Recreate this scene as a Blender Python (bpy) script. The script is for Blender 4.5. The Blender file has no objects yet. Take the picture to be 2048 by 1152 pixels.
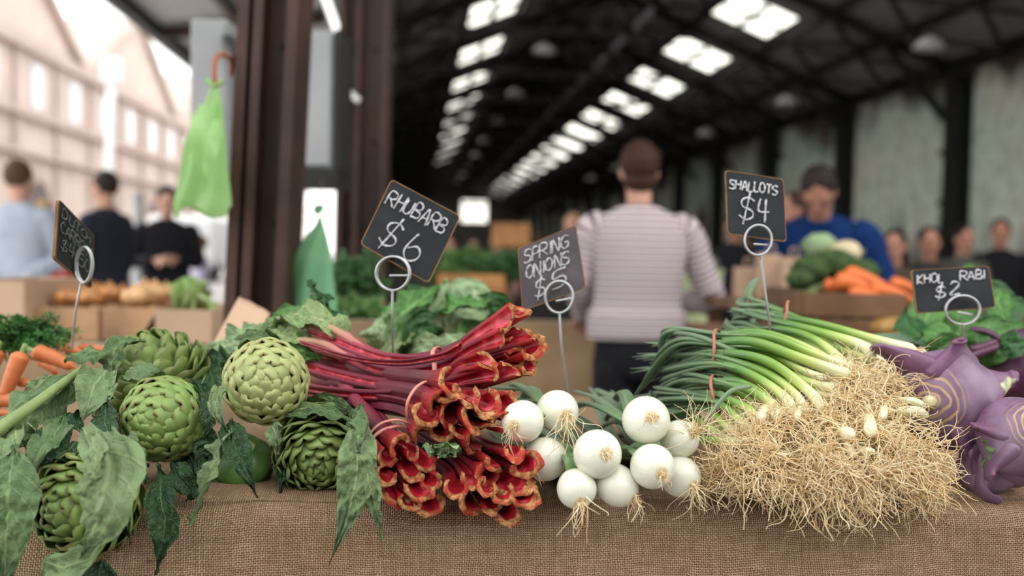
import bpy, bmesh, math, random
from mathutils import Vector, Matrix, noise

# ------------------------------------------------------------------ camera, world, sun, exposure
SC = bpy.context.scene
COL = SC.collection
H = 1.20                                   # camera height above the floor
F = 1990.0                                 # focal length in pixels of a 2048 wide frame
PITCH = math.radians(2.2); ROLL = math.radians(1.0)
f_ = Vector((0, math.cos(PITCH), -math.sin(PITCH)))
r0 = Vector((1, 0, 0)); u0 = r0.cross(f_)
r_ = r0 * math.cos(ROLL) + u0 * math.sin(ROLL)
u_ = u0 * math.cos(ROLL) - r0 * math.sin(ROLL)
CAM = Vector((0, 0, H))
cd = bpy.data.cameras.new('camera'); cam = bpy.data.objects.new('camera', cd); COL.objects.link(cam)
cam.matrix_world = Matrix(((r_.x, u_.x, -f_.x, 0), (r_.y, u_.y, -f_.y, 0), (r_.z, u_.z, -f_.z, H), (0, 0, 0, 1)))
cd.sensor_width = 36; cd.lens = 36 * F / 2048; cd.clip_start = .05; cd.clip_end = 500
cd.dof.use_dof = True; cd.dof.focus_distance = 1.06; cd.dof.aperture_fstop = 2.7
SC.camera = cam

W = bpy.data.worlds.new('sky'); SC.world = W; W.use_nodes = True
wn = W.node_tree.nodes; wl = W.node_tree.links
bg = wn['Background']; bg.inputs[0].default_value = (1.0, 1.0, .99, 1); bg.inputs[1].default_value = 2.3
sd = bpy.data.lights.new('sun', 'SUN'); sd.energy = .35; sd.angle = math.radians(6); sd.color = (1, .97, .93)
sun = bpy.data.objects.new('sun', sd); COL.objects.link(sun)
sun.rotation_euler = Vector((-.60, .35, -.72)).to_track_quat('-Z', 'Y').to_euler()
SC.view_settings.view_transform = 'Standard'; SC.view_settings.look = 'None'
SC.view_settings.gamma = 1; SC.view_settings.exposure = .12
SC.view_settings.use_curve_mapping = False
SC.cycles.max_bounces = 6; SC.cycles.diffuse_bounces = 4; SC.cycles.glossy_bounces = 3
SC.cycles.transmission_bounces = 4; SC.cycles.caustics_reflective = False; SC.cycles.caustics_refractive = False
SC.cycles.use_denoising = True; SC.cycles.sample_clamp_indirect = 4

def ray(px, py):
    return (f_ + r_ * ((px - 1024) / F) + u_ * ((576 - py) / F))
def P(px, py, d):                          # world point seen at a pixel, d metres away along the view axis
    return CAM + ray(px, py) * d
def onz(px, py, z):                        # where the sight line meets a level plane
    k = ray(px, py); return CAM + k * ((z - H) / k.z)
HD = ray(830, 500); HD.z = 0; HD.normalize()            # the hall runs this way
HR = Vector((HD.y, -HD.x, 0))
def hall(x, y, z):                         # x across, y along the hall, z above the floor
    return HR * x + HD * y + Vector((0, 0, z))
HANG = math.atan2(HD.y, HD.x) - math.pi / 2

# ------------------------------------------------------------------ mesh collecting
class MB:
    def __init__(s): s.v = []; s.p = []; s.f = []; s.m = []
    def vert(s, co, p=(0, 0, 0)):
        s.v.append(tuple(co)); s.p.append(tuple(p)); return len(s.v) - 1
    def face(s, idx, m=0): s.f.append(tuple(idx)); s.m.append(m)
    def grid(s, nu, nv, fn, cu=False, cv=False, m=0, flip=False):
        b = len(s.v)
        for j in range(nv):
            for i in range(nu):
                co, p = fn(i, j); s.vert(co, p)
        for j in range(nv if cv else nv - 1):
            for i in range(nu if cu else nu - 1):
                i2 = (i + 1) % nu; j2 = (j + 1) % nv
                q = (b + j * nu + i, b + j * nu + i2, b + j2 * nu + i2, b + j2 * nu + i)
                mm = m(i, j) if callable(m) else m
                s.face(q[::-1] if flip else q, mm)
        return b
    def tube(s, pts, rad, seg=8, caps=True, m=0, flat=1.0, hint=None, rnd=0.0, v0=None):
        fr = frames(pts, hint); n = len(pts)
        L = [0]
        for a, b_ in zip(pts, pts[1:]): L.append(L[-1] + (b_ - a).length)
        tot = L[-1] or 1
        R = rad if callable(rad) else (lambda t: rad)
        def fn(i, j):
            a = 2 * math.pi * i / seg; t = L[j] / tot; T, S, N = fr[j]; r = R(t)
            return pts[j] + S * (r * math.cos(a)) + N * (r * flat * math.sin(a)), (i / seg, t, rnd if v0 is None else v0 + L[j])
        b = s.grid(seg, n, fn, cu=True, m=m)
        if caps:
            for j, fl in ((0, False), (n - 1, True)):
                c = s.vert(pts[j] + fr[j][0] * (R(L[j] / tot) * (.35 if fl else -.35)), (0, L[j] / tot, rnd))
                for i in range(seg):
                    a, b2 = b + j * seg + i, b + j * seg + (i + 1) % seg
                    s.face((a, b2, c) if fl else (b2, a, c), m)
    def box(s, c, sz, rot=None, m=0):
        b = len(s.v)
        for z in (-1, 1):
            for y in (-1, 1):
                for x in (-1, 1):
                    l = Vector((x * sz[0] / 2, y * sz[1] / 2, z * sz[2] / 2))
                    if rot is not None: l = rot @ l
                    s.vert(Vector(c) + l, (l.x, l.y, l.z))
        for q in ((0, 2, 3, 1), (4, 5, 7, 6), (0, 1, 5, 4), (2, 6, 7, 3), (0, 4, 6, 2), (1, 3, 7, 5)):
            s.face([b + k for k in q], m)
    def bar(s, a, b_, w, h, m=0):          # a box between two points
        d = b_ - a; T = d.normalized(); up = Vector((0, 0, 1))
        if abs(T.z) > .95: up = HD
        S = T.cross(up).normalized(); N = S.cross(T)
        rot = Matrix((S, T, N)).transposed()
        s.box((a + b_) / 2, (w, d.length, h), rot, m)
    def ball(s, c, r, nu=14, nv=9, m=0, sc=(1, 1, 1), rot=None, disp=None, rnd=0.0):
        def fn(i, j):
            th = math.pi * j / (nv - 1); ph = 2 * math.pi * i / nu
            d = Vector((math.sin(th) * math.cos(ph), math.sin(th) * math.sin(ph), math.cos(th)))
            k = r * (1 + (disp(d) if disp else 0))
            l = Vector((d.x * sc[0], d.y * sc[1], d.z * sc[2])) * k
            if rot is not None: l = rot @ l
            return Vector(c) + l, (i / nu, j / (nv - 1), rnd)
        s.grid(nu, nv, fn, cu=True, m=m, flip=True)
    def obj(s, name, mats, parent=None, smooth=True, origin=None, mods=None):
        me = bpy.data.meshes.new(name)
        o0 = origin if origin is not None else (parent.matrix_world_loc if False else (WL.get(parent.name, Vector((0, 0, 0))) if parent else Vector((0, 0, 0))))
        o0 = Vector(o0)
        me.from_pydata([tuple(Vector(c) - o0) for c in s.v], [], s.f)
        if not isinstance(mats, (list, tuple)): mats = [mats]
        for m in mats: me.materials.append(m)
        if len(mats) > 1: me.polygons.foreach_set('material_index', s.m)
        me.polygons.foreach_set('use_smooth', [smooth] * len(me.polygons))
        at = me.attributes.new('p', 'FLOAT_VECTOR', 'POINT')
        flat = [c for q in s.p for c in q]; at.data.foreach_set('vector', flat)
        me.update()
        o = bpy.data.objects.new(name, me); COL.objects.link(o)
        if parent:
            o.parent = parent; o.location = o0 - WL[parent.name]
        else:
            o.location = o0
        WL[o.name] = Vector(o0)
        return o
WL = {}

def tag(o, label=None, cat=None, group=None, kind=None):
    if label: o['label'] = label
    if cat: o['category'] = cat
    if group: o['group'] = group
    if kind: o['kind'] = kind
    return o
def thing(name, label, cat, loc=(0, 0, 0), group=None, kind=None):
    o = bpy.data.objects.new(name, None); COL.objects.link(o); o.location = loc; o.empty_display_size = .05
    WL[o.name] = Vector(loc)
    return tag(o, label, cat, group, kind)
def copy_tree(o, loc, label=None, rz=0, scale=1, parent=None):
    c = o.copy(); COL.objects.link(c)
    if parent is not None: c.parent = parent
    else:
        c.location = loc; c.rotation_euler = (0, 0, rz); c.scale = (scale,) * 3
        WL[c.name] = Vector(loc)
    if label: c['label'] = label
    for ch in [x for x in COL.objects if x.parent == o]: copy_tree(ch, None, parent=c)
    return c
def mod(o, t, **k):
    m = o.modifiers.new(t.lower(), t)
    for a, b in k.items(): setattr(m, a, b)
    return o
def bevel(o, w=.004, seg=2): return mod(o, 'BEVEL', width=w, segments=seg, limit_method='ANGLE')

def cr(pts, n):                            # smooth curve through the points
    pts = [Vector(p) for p in pts]
    if len(pts) == 2: return [pts[0].lerp(pts[1], i / (n - 1)) for i in range(n)]
    q = [pts[0] * 2 - pts[1]] + pts + [pts[-1] * 2 - pts[-2]]
    out = []
    for k in range(n):
        s = k / (n - 1) * (len(pts) - 1); i = min(int(s), len(pts) - 2); t = s - i
        a, b, c, d = q[i:i + 4]
        out.append(.5 * ((2 * b) + (c - a) * t + (2 * a - 5 * b + 4 * c - d) * t * t + (3 * b - a - 3 * c + d) * t ** 3))
    return out
def frames(pts, hint=None):
    n = len(pts); T = []
    for i in range(n):
        d = pts[min(i + 1, n - 1)] - pts[max(i - 1, 0)]
        T.append(d.normalized() if d.length > 1e-9 else Vector((0, 0, 1)))
    if hint is None:
        hint = Vector((0, 0, 1)) if abs(T[0].z) < .9 else Vector((0, 1, 0))
    N = (Vector(hint) - T[0] * Vector(hint).dot(T[0])).normalized(); out = []
    for i in range(n):
        N = N - T[i] * N.dot(T[i])
        if N.length < 1e-6: N = T[i].orthogonal()
        N.normalize(); S = T[i].cross(N)
        out.append((T[i], S, N))
    return out
def sm(a, b, x):
    t = max(0, min(1, (x - a) / (b - a))); return t * t * (3 - 2 * t)
def nz(v, s=1.0): return noise.noise(Vector(v) * s)
def zrot(a): return Matrix.Rotation(a, 3, 'Z')
def align(z, x=None):                      # rotation whose Z looks along z
    z = Vector(z).normalized()
    x = Vector(x) if x is not None else (Vector((1, 0, 0)) if abs(z.x) < .9 else Vector((0, 1, 0)))
    y = z.cross(x).normalized(); x = y.cross(z)
    return Matrix((x, y, z)).transposed()

# ------------------------------------------------------------------ materials
class NT:
    def __init__(s, name):
        s.mat = bpy.data.materials.new(name); s.mat.use_nodes = True
        s.t = s.mat.node_tree; s.b = s.t.nodes['Principled BSDF']
    def n(s, ty, **k):
        x = s.t.nodes.new(ty)
        for a, b in k.items(): setattr(x, a, b)
        return x
    def put(s, sock, v):
        if isinstance(v, bpy.types.NodeSocket): s.t.links.new(v, sock)
        elif v is not None: sock.default_value = v if not (isinstance(v, tuple) and len(v) == 3 and len(sock.default_value) == 4) else (*v, 1)
    def att(s): return s.n('ShaderNodeAttribute', attribute_name='p').outputs['Vector']
    def sep(s, v):
        x = s.n('ShaderNodeSeparateXYZ'); s.put(x.inputs[0], v); return x.outputs
    def comb(s, a, b, c=0.0):
        x = s.n('ShaderNodeCombineXYZ'); s.put(x.inputs[0], a); s.put(x.inputs[1], b); s.put(x.inputs[2], c); return x.outputs[0]
    def objc(s): return s.n('ShaderNodeTexCoord').outputs['Object']
    def noise(s, scale, vec=None, detail=3.0, rough=.55, col=False):
        x = s.n('ShaderNodeTexNoise'); x.inputs['Scale'].default_value = scale; x.inputs['Detail'].default_value = detail
        x.inputs['Roughness'].default_value = rough
        if vec is not None: s.put(x.inputs['Vector'], vec)
        return x.outputs['Color' if col else 'Fac']
    def vor(s, scale, vec=None, feature='F1', out='Distance'):
        x = s.n('ShaderNodeTexVoronoi', feature=feature); x.inputs['Scale'].default_value = scale
        if vec is not None: s.put(x.inputs['Vector'], vec)
        return x.outputs[out]
    def ramp(s, fac, stops, interp='LINEAR'):
        x = s.n('ShaderNodeValToRGB'); x.color_ramp.interpolation = interp; e = x.color_ramp.elements
        while len(e) < len(stops): e.new(.5)
        for k, (pos, c) in enumerate(stops):
            e[k].position = pos
            if not isinstance(c, tuple): c = (c, c, c)
            e[k].color = (*c, 1)
        s.put(x.inputs[0], fac); return x.outputs[0]
    def mix(s, fac, a, b, mode='MIX'):
        x = s.n('ShaderNodeMix', data_type='RGBA', blend_type=mode)
        s.put(x.inputs[0], fac); s.put(x.inputs[6], a); s.put(x.inputs[7], b); return x.outputs[2]
    def m(s, op, a, b=None, c=None):
        x = s.n('ShaderNodeMath', operation=op); s.put(x.inputs[0], a)
        if b is not None: s.put(x.inputs[1], b)
        if c is not None: s.put(x.inputs[2], c)
        return x.outputs[0]
    def vscale(s, v, sc):
        x = s.n('ShaderNodeMapping'); x.inputs['Scale'].default_value = sc; s.put(x.inputs[0], v); return x.outputs[0]
    def bump(s, h, strength=.5, dist=.01):
        x = s.n('ShaderNodeBump'); x.inputs['Strength'].default_value = strength; x.inputs['Distance'].default_value = dist
        s.put(x.inputs['Height'], h); s.put(s.b.inputs['Normal'], x.outputs[0])
    def done(s, col, rough=.6, spec=.5, metal=0.0, sub=0.0, trans=0.0, emit=None, alpha=None, coat=0.0):
        b = s.b.inputs
        s.put(b['Base Color'], col); s.put(b['Roughness'], rough); b['Specular IOR Level'].default_value = spec
        b['Metallic'].default_value = metal
        if sub: b['Subsurface Weight'].default_value = sub; b['Subsurface Radius'].default_value = (.01, .008, .006); b['Subsurface Scale'].default_value = 1
        if coat: b['Coat Weight'].default_value = coat; b['Coat Roughness'].default_value = .15
        if emit: b['Emission Color'].default_value = (*emit[0], 1); b['Emission Strength'].default_value = emit[1]
        return s.mat
def flat(name, col, rough=.6, spec=.4, metal=0.0, var=.15, scale=8.0, bump=0.0, **k):
    n = NT(name); o = n.objc(); f = n.noise(scale, o)
    lo = tuple(max(0, c * (1 - var * 1.6)) for c in col); hi = tuple(min(1, c * (1 + var)) for c in col)
    c = n.ramp(f, [(.3, lo), (.7, hi)])
    if bump: n.bump(n.noise(scale * 6, o), bump, .004)
    return n.done(c, rough, spec, metal, **k)
# ------------------------------------------------------------------ setting: floor, hall, street front
WX, WZ, EX, RX, SL = 8.3, 4.27, -1.1, 3.6, .4
RZ = WZ + (WX - RX) * SL
Y0, Y1, BAY = 2.4, 77.2, 4.0
def roofz(x): return RZ - abs(x - RX) * SL

def mk_plaster():
    n = NT('peeling_plaster'); o = n.objc(); z = n.m('ADD', n.sep(o)[2], WZ / 2)
    big = n.noise(.55, n.vscale(o, (1, 1, .6)), 5, .6); fine = n.noise(5, o, 5, .65)
    streak = n.noise(2.2, n.vscale(o, (1.6, 1.6, .25)), 4, .6)
    pale = n.mix(n.ramp(n.noise(.5, o, 2), [(.35, 0), (.65, 1)]), (.72, .93, .77), (.86, .87, .74))
    c = n.mix(n.ramp(fine, [(.45, 0), (.75, .6)]), pale, (.30, .29, .22))
    grime = n.m('ADD', n.m('MULTIPLY', n.m('SUBTRACT', z, 3.45), 1.3), n.m('MULTIPLY', n.m('SUBTRACT', big, .5), 3.2))
    c = n.mix(n.ramp(grime, [(.0, 0), (.75, 1)]), c, (.07, .05, .038))
    spots = n.ramp(n.vor(.42, n.vscale(o, (1, 1, .7))), [(.16, 1), (.30, 0)])
    c = n.mix(spots, c, (.10, .07, .04))
    low = n.m('ADD', n.m('MULTIPLY', n.m('SUBTRACT', 1.75, z), .9), n.m('MULTIPLY', n.m('SUBTRACT', streak, .5), 3.6))
    c = n.mix(n.ramp(low, [(.0, 0), (.9, 1)]), c, (.085, .07, .05))
    return n.done(c, .85, .2)
def mk_roof(name, a, b):
    n = NT(name); o = n.objc(); y = n.sep(n.att())[1]
    w = n.m('SINE', n.m('MULTIPLY', y, 60.0)); n.bump(w, .5, .01)
    return n.done(n.mix(n.noise(1.2, o), a, b), .75, .2)
M_plaster = mk_plaster()
M_roof = mk_roof('dark_roof_sheet', (.24, .235, .225), (.34, .33, .31))
M_awn = mk_roof('pale_awning_sheet', (.62, .62, .62), (.74, .74, .73))
M_steel = flat('dark_steel', (.018, .017, .016), .6, .4)
M_black = flat('black_paint', (.012, .012, .012), .5)
M_brown = flat('rust_brown_timber', (.048, .019, .012), .55, .45, var=.35, scale=5, bump=.3)
M_concrete = flat('concrete', (.22, .21, .19), .8, .2, var=.2, scale=3, bump=.2)
M_asphalt = flat('pale_paving', (.50, .47, .45), .85, .2, var=.1, scale=1)
M_greymetal = flat('grey_metal', (.34, .35, .36), .5, .4, var=.1, scale=3)
M_white = flat('white_paint', (.8, .8, .8), .5, .4, var=.04)
M_galv = flat('galvanised', (.6, .61, .63), .35, .5, metal=.7, var=.12, scale=30)
def mk_skylight():
    n = NT('skylight_pane'); t = n.t
    tr = n.n('ShaderNodeBsdfTransparent'); tl = n.n('ShaderNodeBsdfTranslucent'); mx = n.n('ShaderNodeMixShader')
    tr.inputs[0].default_value = (.97, .94, .85, 1); tl.inputs[0].default_value = (.95, .92, .84, 1); mx.inputs[0].default_value = .35
    t.links.new(tr.outputs[0], mx.inputs[1]); t.links.new(tl.outputs[0], mx.inputs[2])
    t.links.new(mx.outputs[0], t.nodes['Material Output'].inputs[0]); return n.mat
M_sky = mk_skylight()
M_glassdark = flat('window_glass', (.55, .57, .6), .1, .8, var=.05)
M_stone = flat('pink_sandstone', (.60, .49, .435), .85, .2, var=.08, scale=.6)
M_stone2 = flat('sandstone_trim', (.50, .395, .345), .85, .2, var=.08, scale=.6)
M_arch = flat('dark_arch_door', (.12, .09, .08), .7)  # even dark brown of the arched doors

def S(name, mb, mat, smooth=False):
    return tag(mb.obj(name, mat, smooth=smooth), kind='structure')
# floor of the hall and paving of the street
g = MB(); g.grid(2, 2, lambda i, j: (hall(EX + i * (WX - EX), -6 + j * 90, 0), (i, j, 0))); S('floor', g, M_concrete)
g = MB(); g.grid(2, 2, lambda i, j: (hall(-60 + i * (60 + EX), -30 + j * 230, -.02), (i, j, 0))); S('ground', g, M_asphalt)
# right wall with its columns
g = MB(); g.box((0, 0, 0), (.25, Y1 - 2, WZ)); o = S('wall_right', g, M_plaster)
o.location = hall(WX + .125, (Y1 + 2) / 2, WZ / 2); o.rotation_euler = (0, 0, HANG)
g = MB(); g.box((0, 0, 0), (.06, Y1 - 2, .24)); o = S('trim_1', g, M_black)
o.location = hall(WX - .04, (Y1 + 2) / 2, WZ - .12); o.rotation_euler = (0, 0, HANG)
for k in range(16):
    y = 10.4 + BAY * k
    g = MB()
    for dx, w, d in ((-.30, .03, .26), (-.02, .03, .26), (-.16, .27, .05)):
        g.box(hall(WX + dx, y, WZ / 2 - .15), (w, d, WZ - .3), zrot(HANG))
    g.box(hall(WX - .16, y, WZ - .35), (.34, .3, .06), zrot(HANG))
    for zz in (2.05, 2.85): g.box(hall(WX - .05, y + .38, zz), (.08, .62, .07), zrot(HANG))
    S('wall_column', g, M_black)
# far wall with a bright opening
hw0, hw1, hz0, hz1 = 3.55, 5.5, 3.3, 5.0
g = MB()
for x0, x1, z0, z1 in ((EX, hw0, 0, RZ), (hw1, WX, 0, RZ), (hw0, hw1, 0, hz0), (hw0, hw1, hz1, RZ)):
    g.grid(2, 2, lambda i, j: (hall(x0 + i * (x1 - x0), Y1, z0 + j * (z1 - z0)), (0, 0, 0)))
S('wall_back', g, M_roof)
g = MB(); g.grid(2, 2, lambda i, j: (hall(hw0 + i * (hw1 - hw0), Y1, hz0 + j * (hz1 - hz0)), (0, 0, 0))); S('window_far', g, M_sky)
g = MB(); g.box(hall((hw0 + hw1) / 2, Y1 - .1, (hz0 + hz1) / 2), (.06, .06, hz1 - hz0), zrot(HANG)); S('trim_2', g, M_black)
# left wall of the hall, far part only (the near part is open to the street)
g = MB(); g.box(hall(EX - .1, 48, WZ / 2), (.2, Y1 - 20, WZ), zrot(HANG)); S('wall_left', g, M_brown)

# roof sheet with a hole per skylight, skylights, frames
def band(mb, x0, x1, y0, y1): 
    mb.grid(2, 2, lambda i, j: (hall(x0 + i * (x1 - x0), y0 + j * (y1 - y0), roofz(x0 + i * (x1 - x0))), (x0 + i * (x1 - x0), y0 + j * (y1 - y0), 0)))
SKX = ((.86, 1.66), (5.20, 6.24)); SKL = 1.5
sky_y = [5.55 + 3.5 * k for k in range(20)]
g = MB()
edges = [EX, SKX[0][0], SKX[0][1], RX, SKX[1][0], SKX[1][1], WX + .2]
for a, b in zip(edges, edges[1:]):
    if (a, b) in SKX:
        y = Y0
        for s in sky_y: band(g, a, b, y, s); y = s + SKL
        band(g, a, b, y, Y1)
    else: band(g, a, b, Y0, Y1)
S('ceiling', g, M_roof)
n_w = 0
for k, s in enumerate(sky_y):
    for a, b in SKX:
        n_w += 1; g = MB(); band(g, a, b, s, s + SKL)
        root = tag(g.obj('window_%d' % n_w, M_sky, smooth=False), kind='structure')
        if k < 8:
            g = MB(); mx = (a + b) / 2
            g.bar(hall(mx, s, roofz(mx) - .03), hall(mx, s + SKL, roofz(mx) - .03), .07, .08)
            g.bar(hall(a, s + .75, roofz(a) - .03), hall(b, s + .75, roofz(b) - .03), .035, .05)
            g.obj('window_frame', M_black, root, smooth=False)
# rafters, purlins, bracing, tie beams
for k in range(20):
    y = 8.05 + 3.5 * k; g = MB()
    for a, b in ((EX, RX), (RX, WX)):
        g.bar(hall(a, y, roofz(a) - .09), hall(b, y, roofz(b) - .09), .12, .16)
    zt = RZ - 1.15
    g.bar(hall(EX + 1.2, y, roofz(EX + 1.2) - .25), hall(WX - 1.2, y, roofz(WX - 1.2) - .25), .05, .07)
    g.bar(hall(RX, y, zt + .1), hall(RX, y, RZ - .2), .07, .07)
    for x, sg in ((EX, 1), (WX, -1)):
        g.bar(hall(x, y, WZ - .9), hall(x + sg * 1.0, y, roofz(x + sg * 1.0) - .2), .1, .1)
    S('roof_truss', g, M_steel)
for x in (-.3, .75, 1.78, 2.8, 4.3, 5.08, 6.36, 7.3):
    g = MB(); g.bar(hall(x, 3, roofz(x) - .1), hall(x, Y1, roofz(x) - .1), .07, .13); S('roof_purlin', g, M_steel)
for k in range(13):
    y = 8.05 + 3.5 * k; g = MB()
    for a, b in ((-.95, .55), (2.05, 3.5), (3.7, 5.0), (6.45, 8.15)):
        m2 = (a + b) / 2
        for q0, q1 in (((a, y), (b, y + 1.75)), ((b, y), (a, y + 1.75)), ((a, y + 1.75), (b, y + 3.5)), ((b, y + 1.75), (a, y + 3.5))):
            g.bar(hall(q0[0], q0[1], roofz(q0[0]) - .22), hall(q1[0], q1[1], roofz(q1[0]) - .22), .06, .07)
    S('roof_brace', g, M_steel)
# awning over the pavement on the street side
AX, AZ0, AZ1 = -3.1, 4.05, 3.78
g = MB(); g.grid(2, 2, lambda i, j: (hall(EX + i * (AX - EX), 1.5 + j * 75, AZ0 + i * (AZ1 - AZ0)), (i, 1.5 + j * 75, 0))); S('awning_sheet', g, M_awn)
g = MB(); g.bar(hall(AX, 1.5, AZ1 - .04), hall(AX, 76, AZ1 - .04), .14, .20); S('awning_gutter', g, M_black)
for k in range(20):
    y = 7.6 + 2.3 * k; g = MB(); g.bar(hall(EX, y, AZ0 - .1), hall(AX + .1, y, AZ1 - .1), .09, .15); S('awning_rafter', g, M_brown)
g = MB(); g.bar(hall(-2.1, 1.5, 3.82), hall(-2.1, 76, 3.82), .09, .12); S('awning_beam', g, M_brown)

# unseen wall added behind the camera to cut the level front light
g = MB(); g.box(hall(3.0, -4.2, 1.7), (12, .2, 3.4), zrot(HANG)); S('wall_light_blocker', g, M_brown)
# street-front columns of the hall
def post(name, px, d, w, lean, label):
    base = P(px, 620, d); base.z = 0
    g = MB(); R = zrot(0)
    for sx in (-1, 1): g.box((sx * (w / 2 - .012), 0, 2.1), (.024, .15, 4.2))
    g.box((0, .0, 2.1), (w - .04, .022, 4.2)); g.box((-.02, -.05, 2.1), (.020, .05, 4.2))
    o = S(name, g, M_brown); o.location = base; o.rotation_euler = (0, math.radians(lean), 0)
    for k in range(9):
        gg = MB(); gg.ball((w * .2, -.018, .5 + .38 * k), .010, 8, 5); gg.ball((-w * .26, -.018, .5 + .38 * k), .010, 8, 5)
        b = gg.obj('bolt', M_brown, None); b.parent = o
    return o
post1 = post('street_column', 486, 2.2, .128, 2.3, '')
post2 = post('street_column', 716, 4.2, .205, .6, '')
g = MB(); g.box(P(700, 185, 3.9), (.10, .02, .022), Matrix.Rotation(math.radians(42), 3, 'Y'))
g.box(P(690, 175, 3.9) + Vector((-.02, .03, .01)), (.03, .50, .02)); tag(g.obj('white_bracket', M_white, smooth=False), 'small white metal bracket slanting off the second brown column', 'bracket')
# grey panels fixed behind the first column
def panel(x0, x1, y0, y1, d, label, dark):
    a = P(x0, y0, d); b = P(x1, y1, d); c = (a + b) / 2
    t = thing('metal_cabinet', label, 'cabinet', (c.x, c.y, c.z))
    g = MB(); g.box(c, (b.x - a.x, .18, a.z - b.z)); bevel(g.obj('body', M_greymetal, t, smooth=False), .006)
    if dark:
        g = MB(); g.box(c - Vector((0, -.02, (a.z - b.z) / 2 + .02)), (b.x - a.x + .03, .26, .05)); g.obj('base', M_black, t, smooth=False)
        g = MB(); g.box(c + Vector(((b.x - a.x) / 2 + .012, .0, 0)), (.016, .2, a.z - b.z)); g.obj('side_rail', M_black, t, smooth=False)
    g = MB(); g.box(c - Vector((0, .094, 0)), ((b.x - a.x) * .86, .012, (a.z - b.z) * .94)); bevel(g.obj('door', M_greymetal, t, smooth=False), .004)
    g = MB(); g.box(c + Vector((0, .1, .2)), (b.x - a.x + .03, .03, .04))
    if x0 < 500: g.bar(c + Vector(((b.x - a.x) / 2, -.09, .2)), P(478 if x0 < 500 else 700, (y0 + y1) / 2 - 100, 2.24 if x0 < 500 else 4.15), .03, .03)
    g.obj('bracket', M_black, t, smooth=False)
    return t
panel(402, 468, 52, 400, 3.0, 'narrow grey metal box mounted high behind the hanging green bag', False)
panel(590, 676, 74, 345, 3.0, 'grey metal cabinet with black base bar between the two brown columns', True)

# sandstone building across the street
bx = -16.0
bl = thing('building', 'pale pink sandstone building with two gables across the street', 'building', hall(bx, 55, 0))
g = MB()
g.box(hall(bx - 2, 85, (H + 8.1) / 2), (4, 130, H + 8.1), zrot(HANG)); g.obj('wall', M_stone, bl, smooth=False)
for gy in (40.7, 59.2, 77.7, 96.2):
    g = MB(); hw = 9.25
    tri = [hall(bx, gy - hw, H + 8.1), hall(bx, gy + hw, H + 8.1), hall(bx, gy, H + 12.7)]
    tri2 = [q - HR * 6 for q in tri]
    idx = [g.vert(q) for q in tri + tri2]
    for q in ((0, 1, 2), (5, 4, 3), (0, 3, 4, 1), (1, 4, 5, 2), (2, 5, 3, 0)): g.face([idx[k] for k in q])
    gb = g.obj('gable', M_stone, bl, smooth=False)
    g = MB(); g.bar(tri[0] + HR * .1, tri[2] + HR * .1, .5, .35); g.bar(tri[2] + HR * .1, tri[1] + HR * .1, .5, .35); g.obj('coping', M_stone2, gb, smooth=False)
for z, h_ in ((H + 8.0, .5), (H + 5.2, .28), (H + 3.6, .18)):
    g = MB(); g.bar(hall(bx + .15, 21, z), hall(bx + .15, 149, z), .5, h_); g.obj('cornice', M_stone2, bl, smooth=False)
for k in range(14):
    y = 25.5 + 4.62 * k
    g = MB(); g.box(hall(bx + .04, y, H + 6.45), (.1, 1.25, 1.9), zrot(HANG)); w_ = g.obj('window', M_glassdark, bl, smooth=False)
    g = MB(); g.box(hall(bx + .12, y, H + 5.42), (.3, 1.6, .16), zrot(HANG)); g.obj('sill', M_stone2, w_, smooth=False)
for k in range(14):
    y = 27.8 + 4.62 * k
    g = MB(); g.box(hall(bx + .1, y, H + 3.4), (.16, .4, 9.2), zrot(HANG)); g.obj('pilaster', M_stone2, bl, smooth=False)
for k in range(7):
    y = 34.9 + 9.25 * k
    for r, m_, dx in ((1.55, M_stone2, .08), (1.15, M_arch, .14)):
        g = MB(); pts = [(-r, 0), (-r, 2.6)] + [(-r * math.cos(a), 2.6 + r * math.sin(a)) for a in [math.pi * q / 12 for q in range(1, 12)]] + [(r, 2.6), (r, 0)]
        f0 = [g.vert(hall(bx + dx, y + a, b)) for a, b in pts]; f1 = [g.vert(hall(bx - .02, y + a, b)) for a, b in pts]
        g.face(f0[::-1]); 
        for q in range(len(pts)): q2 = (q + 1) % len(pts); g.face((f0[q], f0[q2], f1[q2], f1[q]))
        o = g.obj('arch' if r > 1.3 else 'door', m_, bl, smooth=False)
# lamp post
lp = onz(215, 640, 0); dL = 24.0
b0 = P(213, 500, dL); b0.z = 0
t = thing('street_lamp', 'tall white street lamp post in front of the sandstone building', 'street lamp', b0)
top = P(222, 150, dL)
g = MB(); g.tube(cr([b0, Vector((top.x, top.y, top.z))], 6), lambda q: .14 - .03 * q, 12); g.obj('pole', M_white, t)
g = MB(); g.box(top + Vector((0, 0, .1)), (.44, .4, .62)); bevel(g.obj('lamp_head', M_white, t, smooth=False), .08)
# hanging lamps in the hall and the metal duct
for k in range(9):
    y = 13.0 + 5.2 * k
    for x, lab in ((2.3, 'left'), (6.9, 'right')):
        if k > 5 and x > 5: continue
        z = roofz(x) - .75; c = hall(x, y, z)
        t = thing('hanging_lamp', 'small round factory lamp hanging in the dark roof, %s row' % lab, 'lamp', c, 'round lamps hanging in the roof, %s row' % lab)
        g = MB(); g.tube([c + Vector((0, 0, .05)), c + Vector((0, 0, .7))], .01, 5); g.obj('rod', M_black, t)
        g = MB()
        prof = [(.03, .12), (.06, .1), (.16, .04), (.22, -.06), (.215, -.065), (.15, .02), (.0, .08)]
        g.grid(14, len(prof), lambda i, j: (c + Vector((prof[j][0] * math.cos(i * math.tau / 14), prof[j][0] * math.sin(i * math.tau / 14), prof[j][1])), (0, 0, 0)), cu=True); g.obj('lamp_shade', M_white, t)
dx, dz = 3.6, H + 3.75
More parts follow.
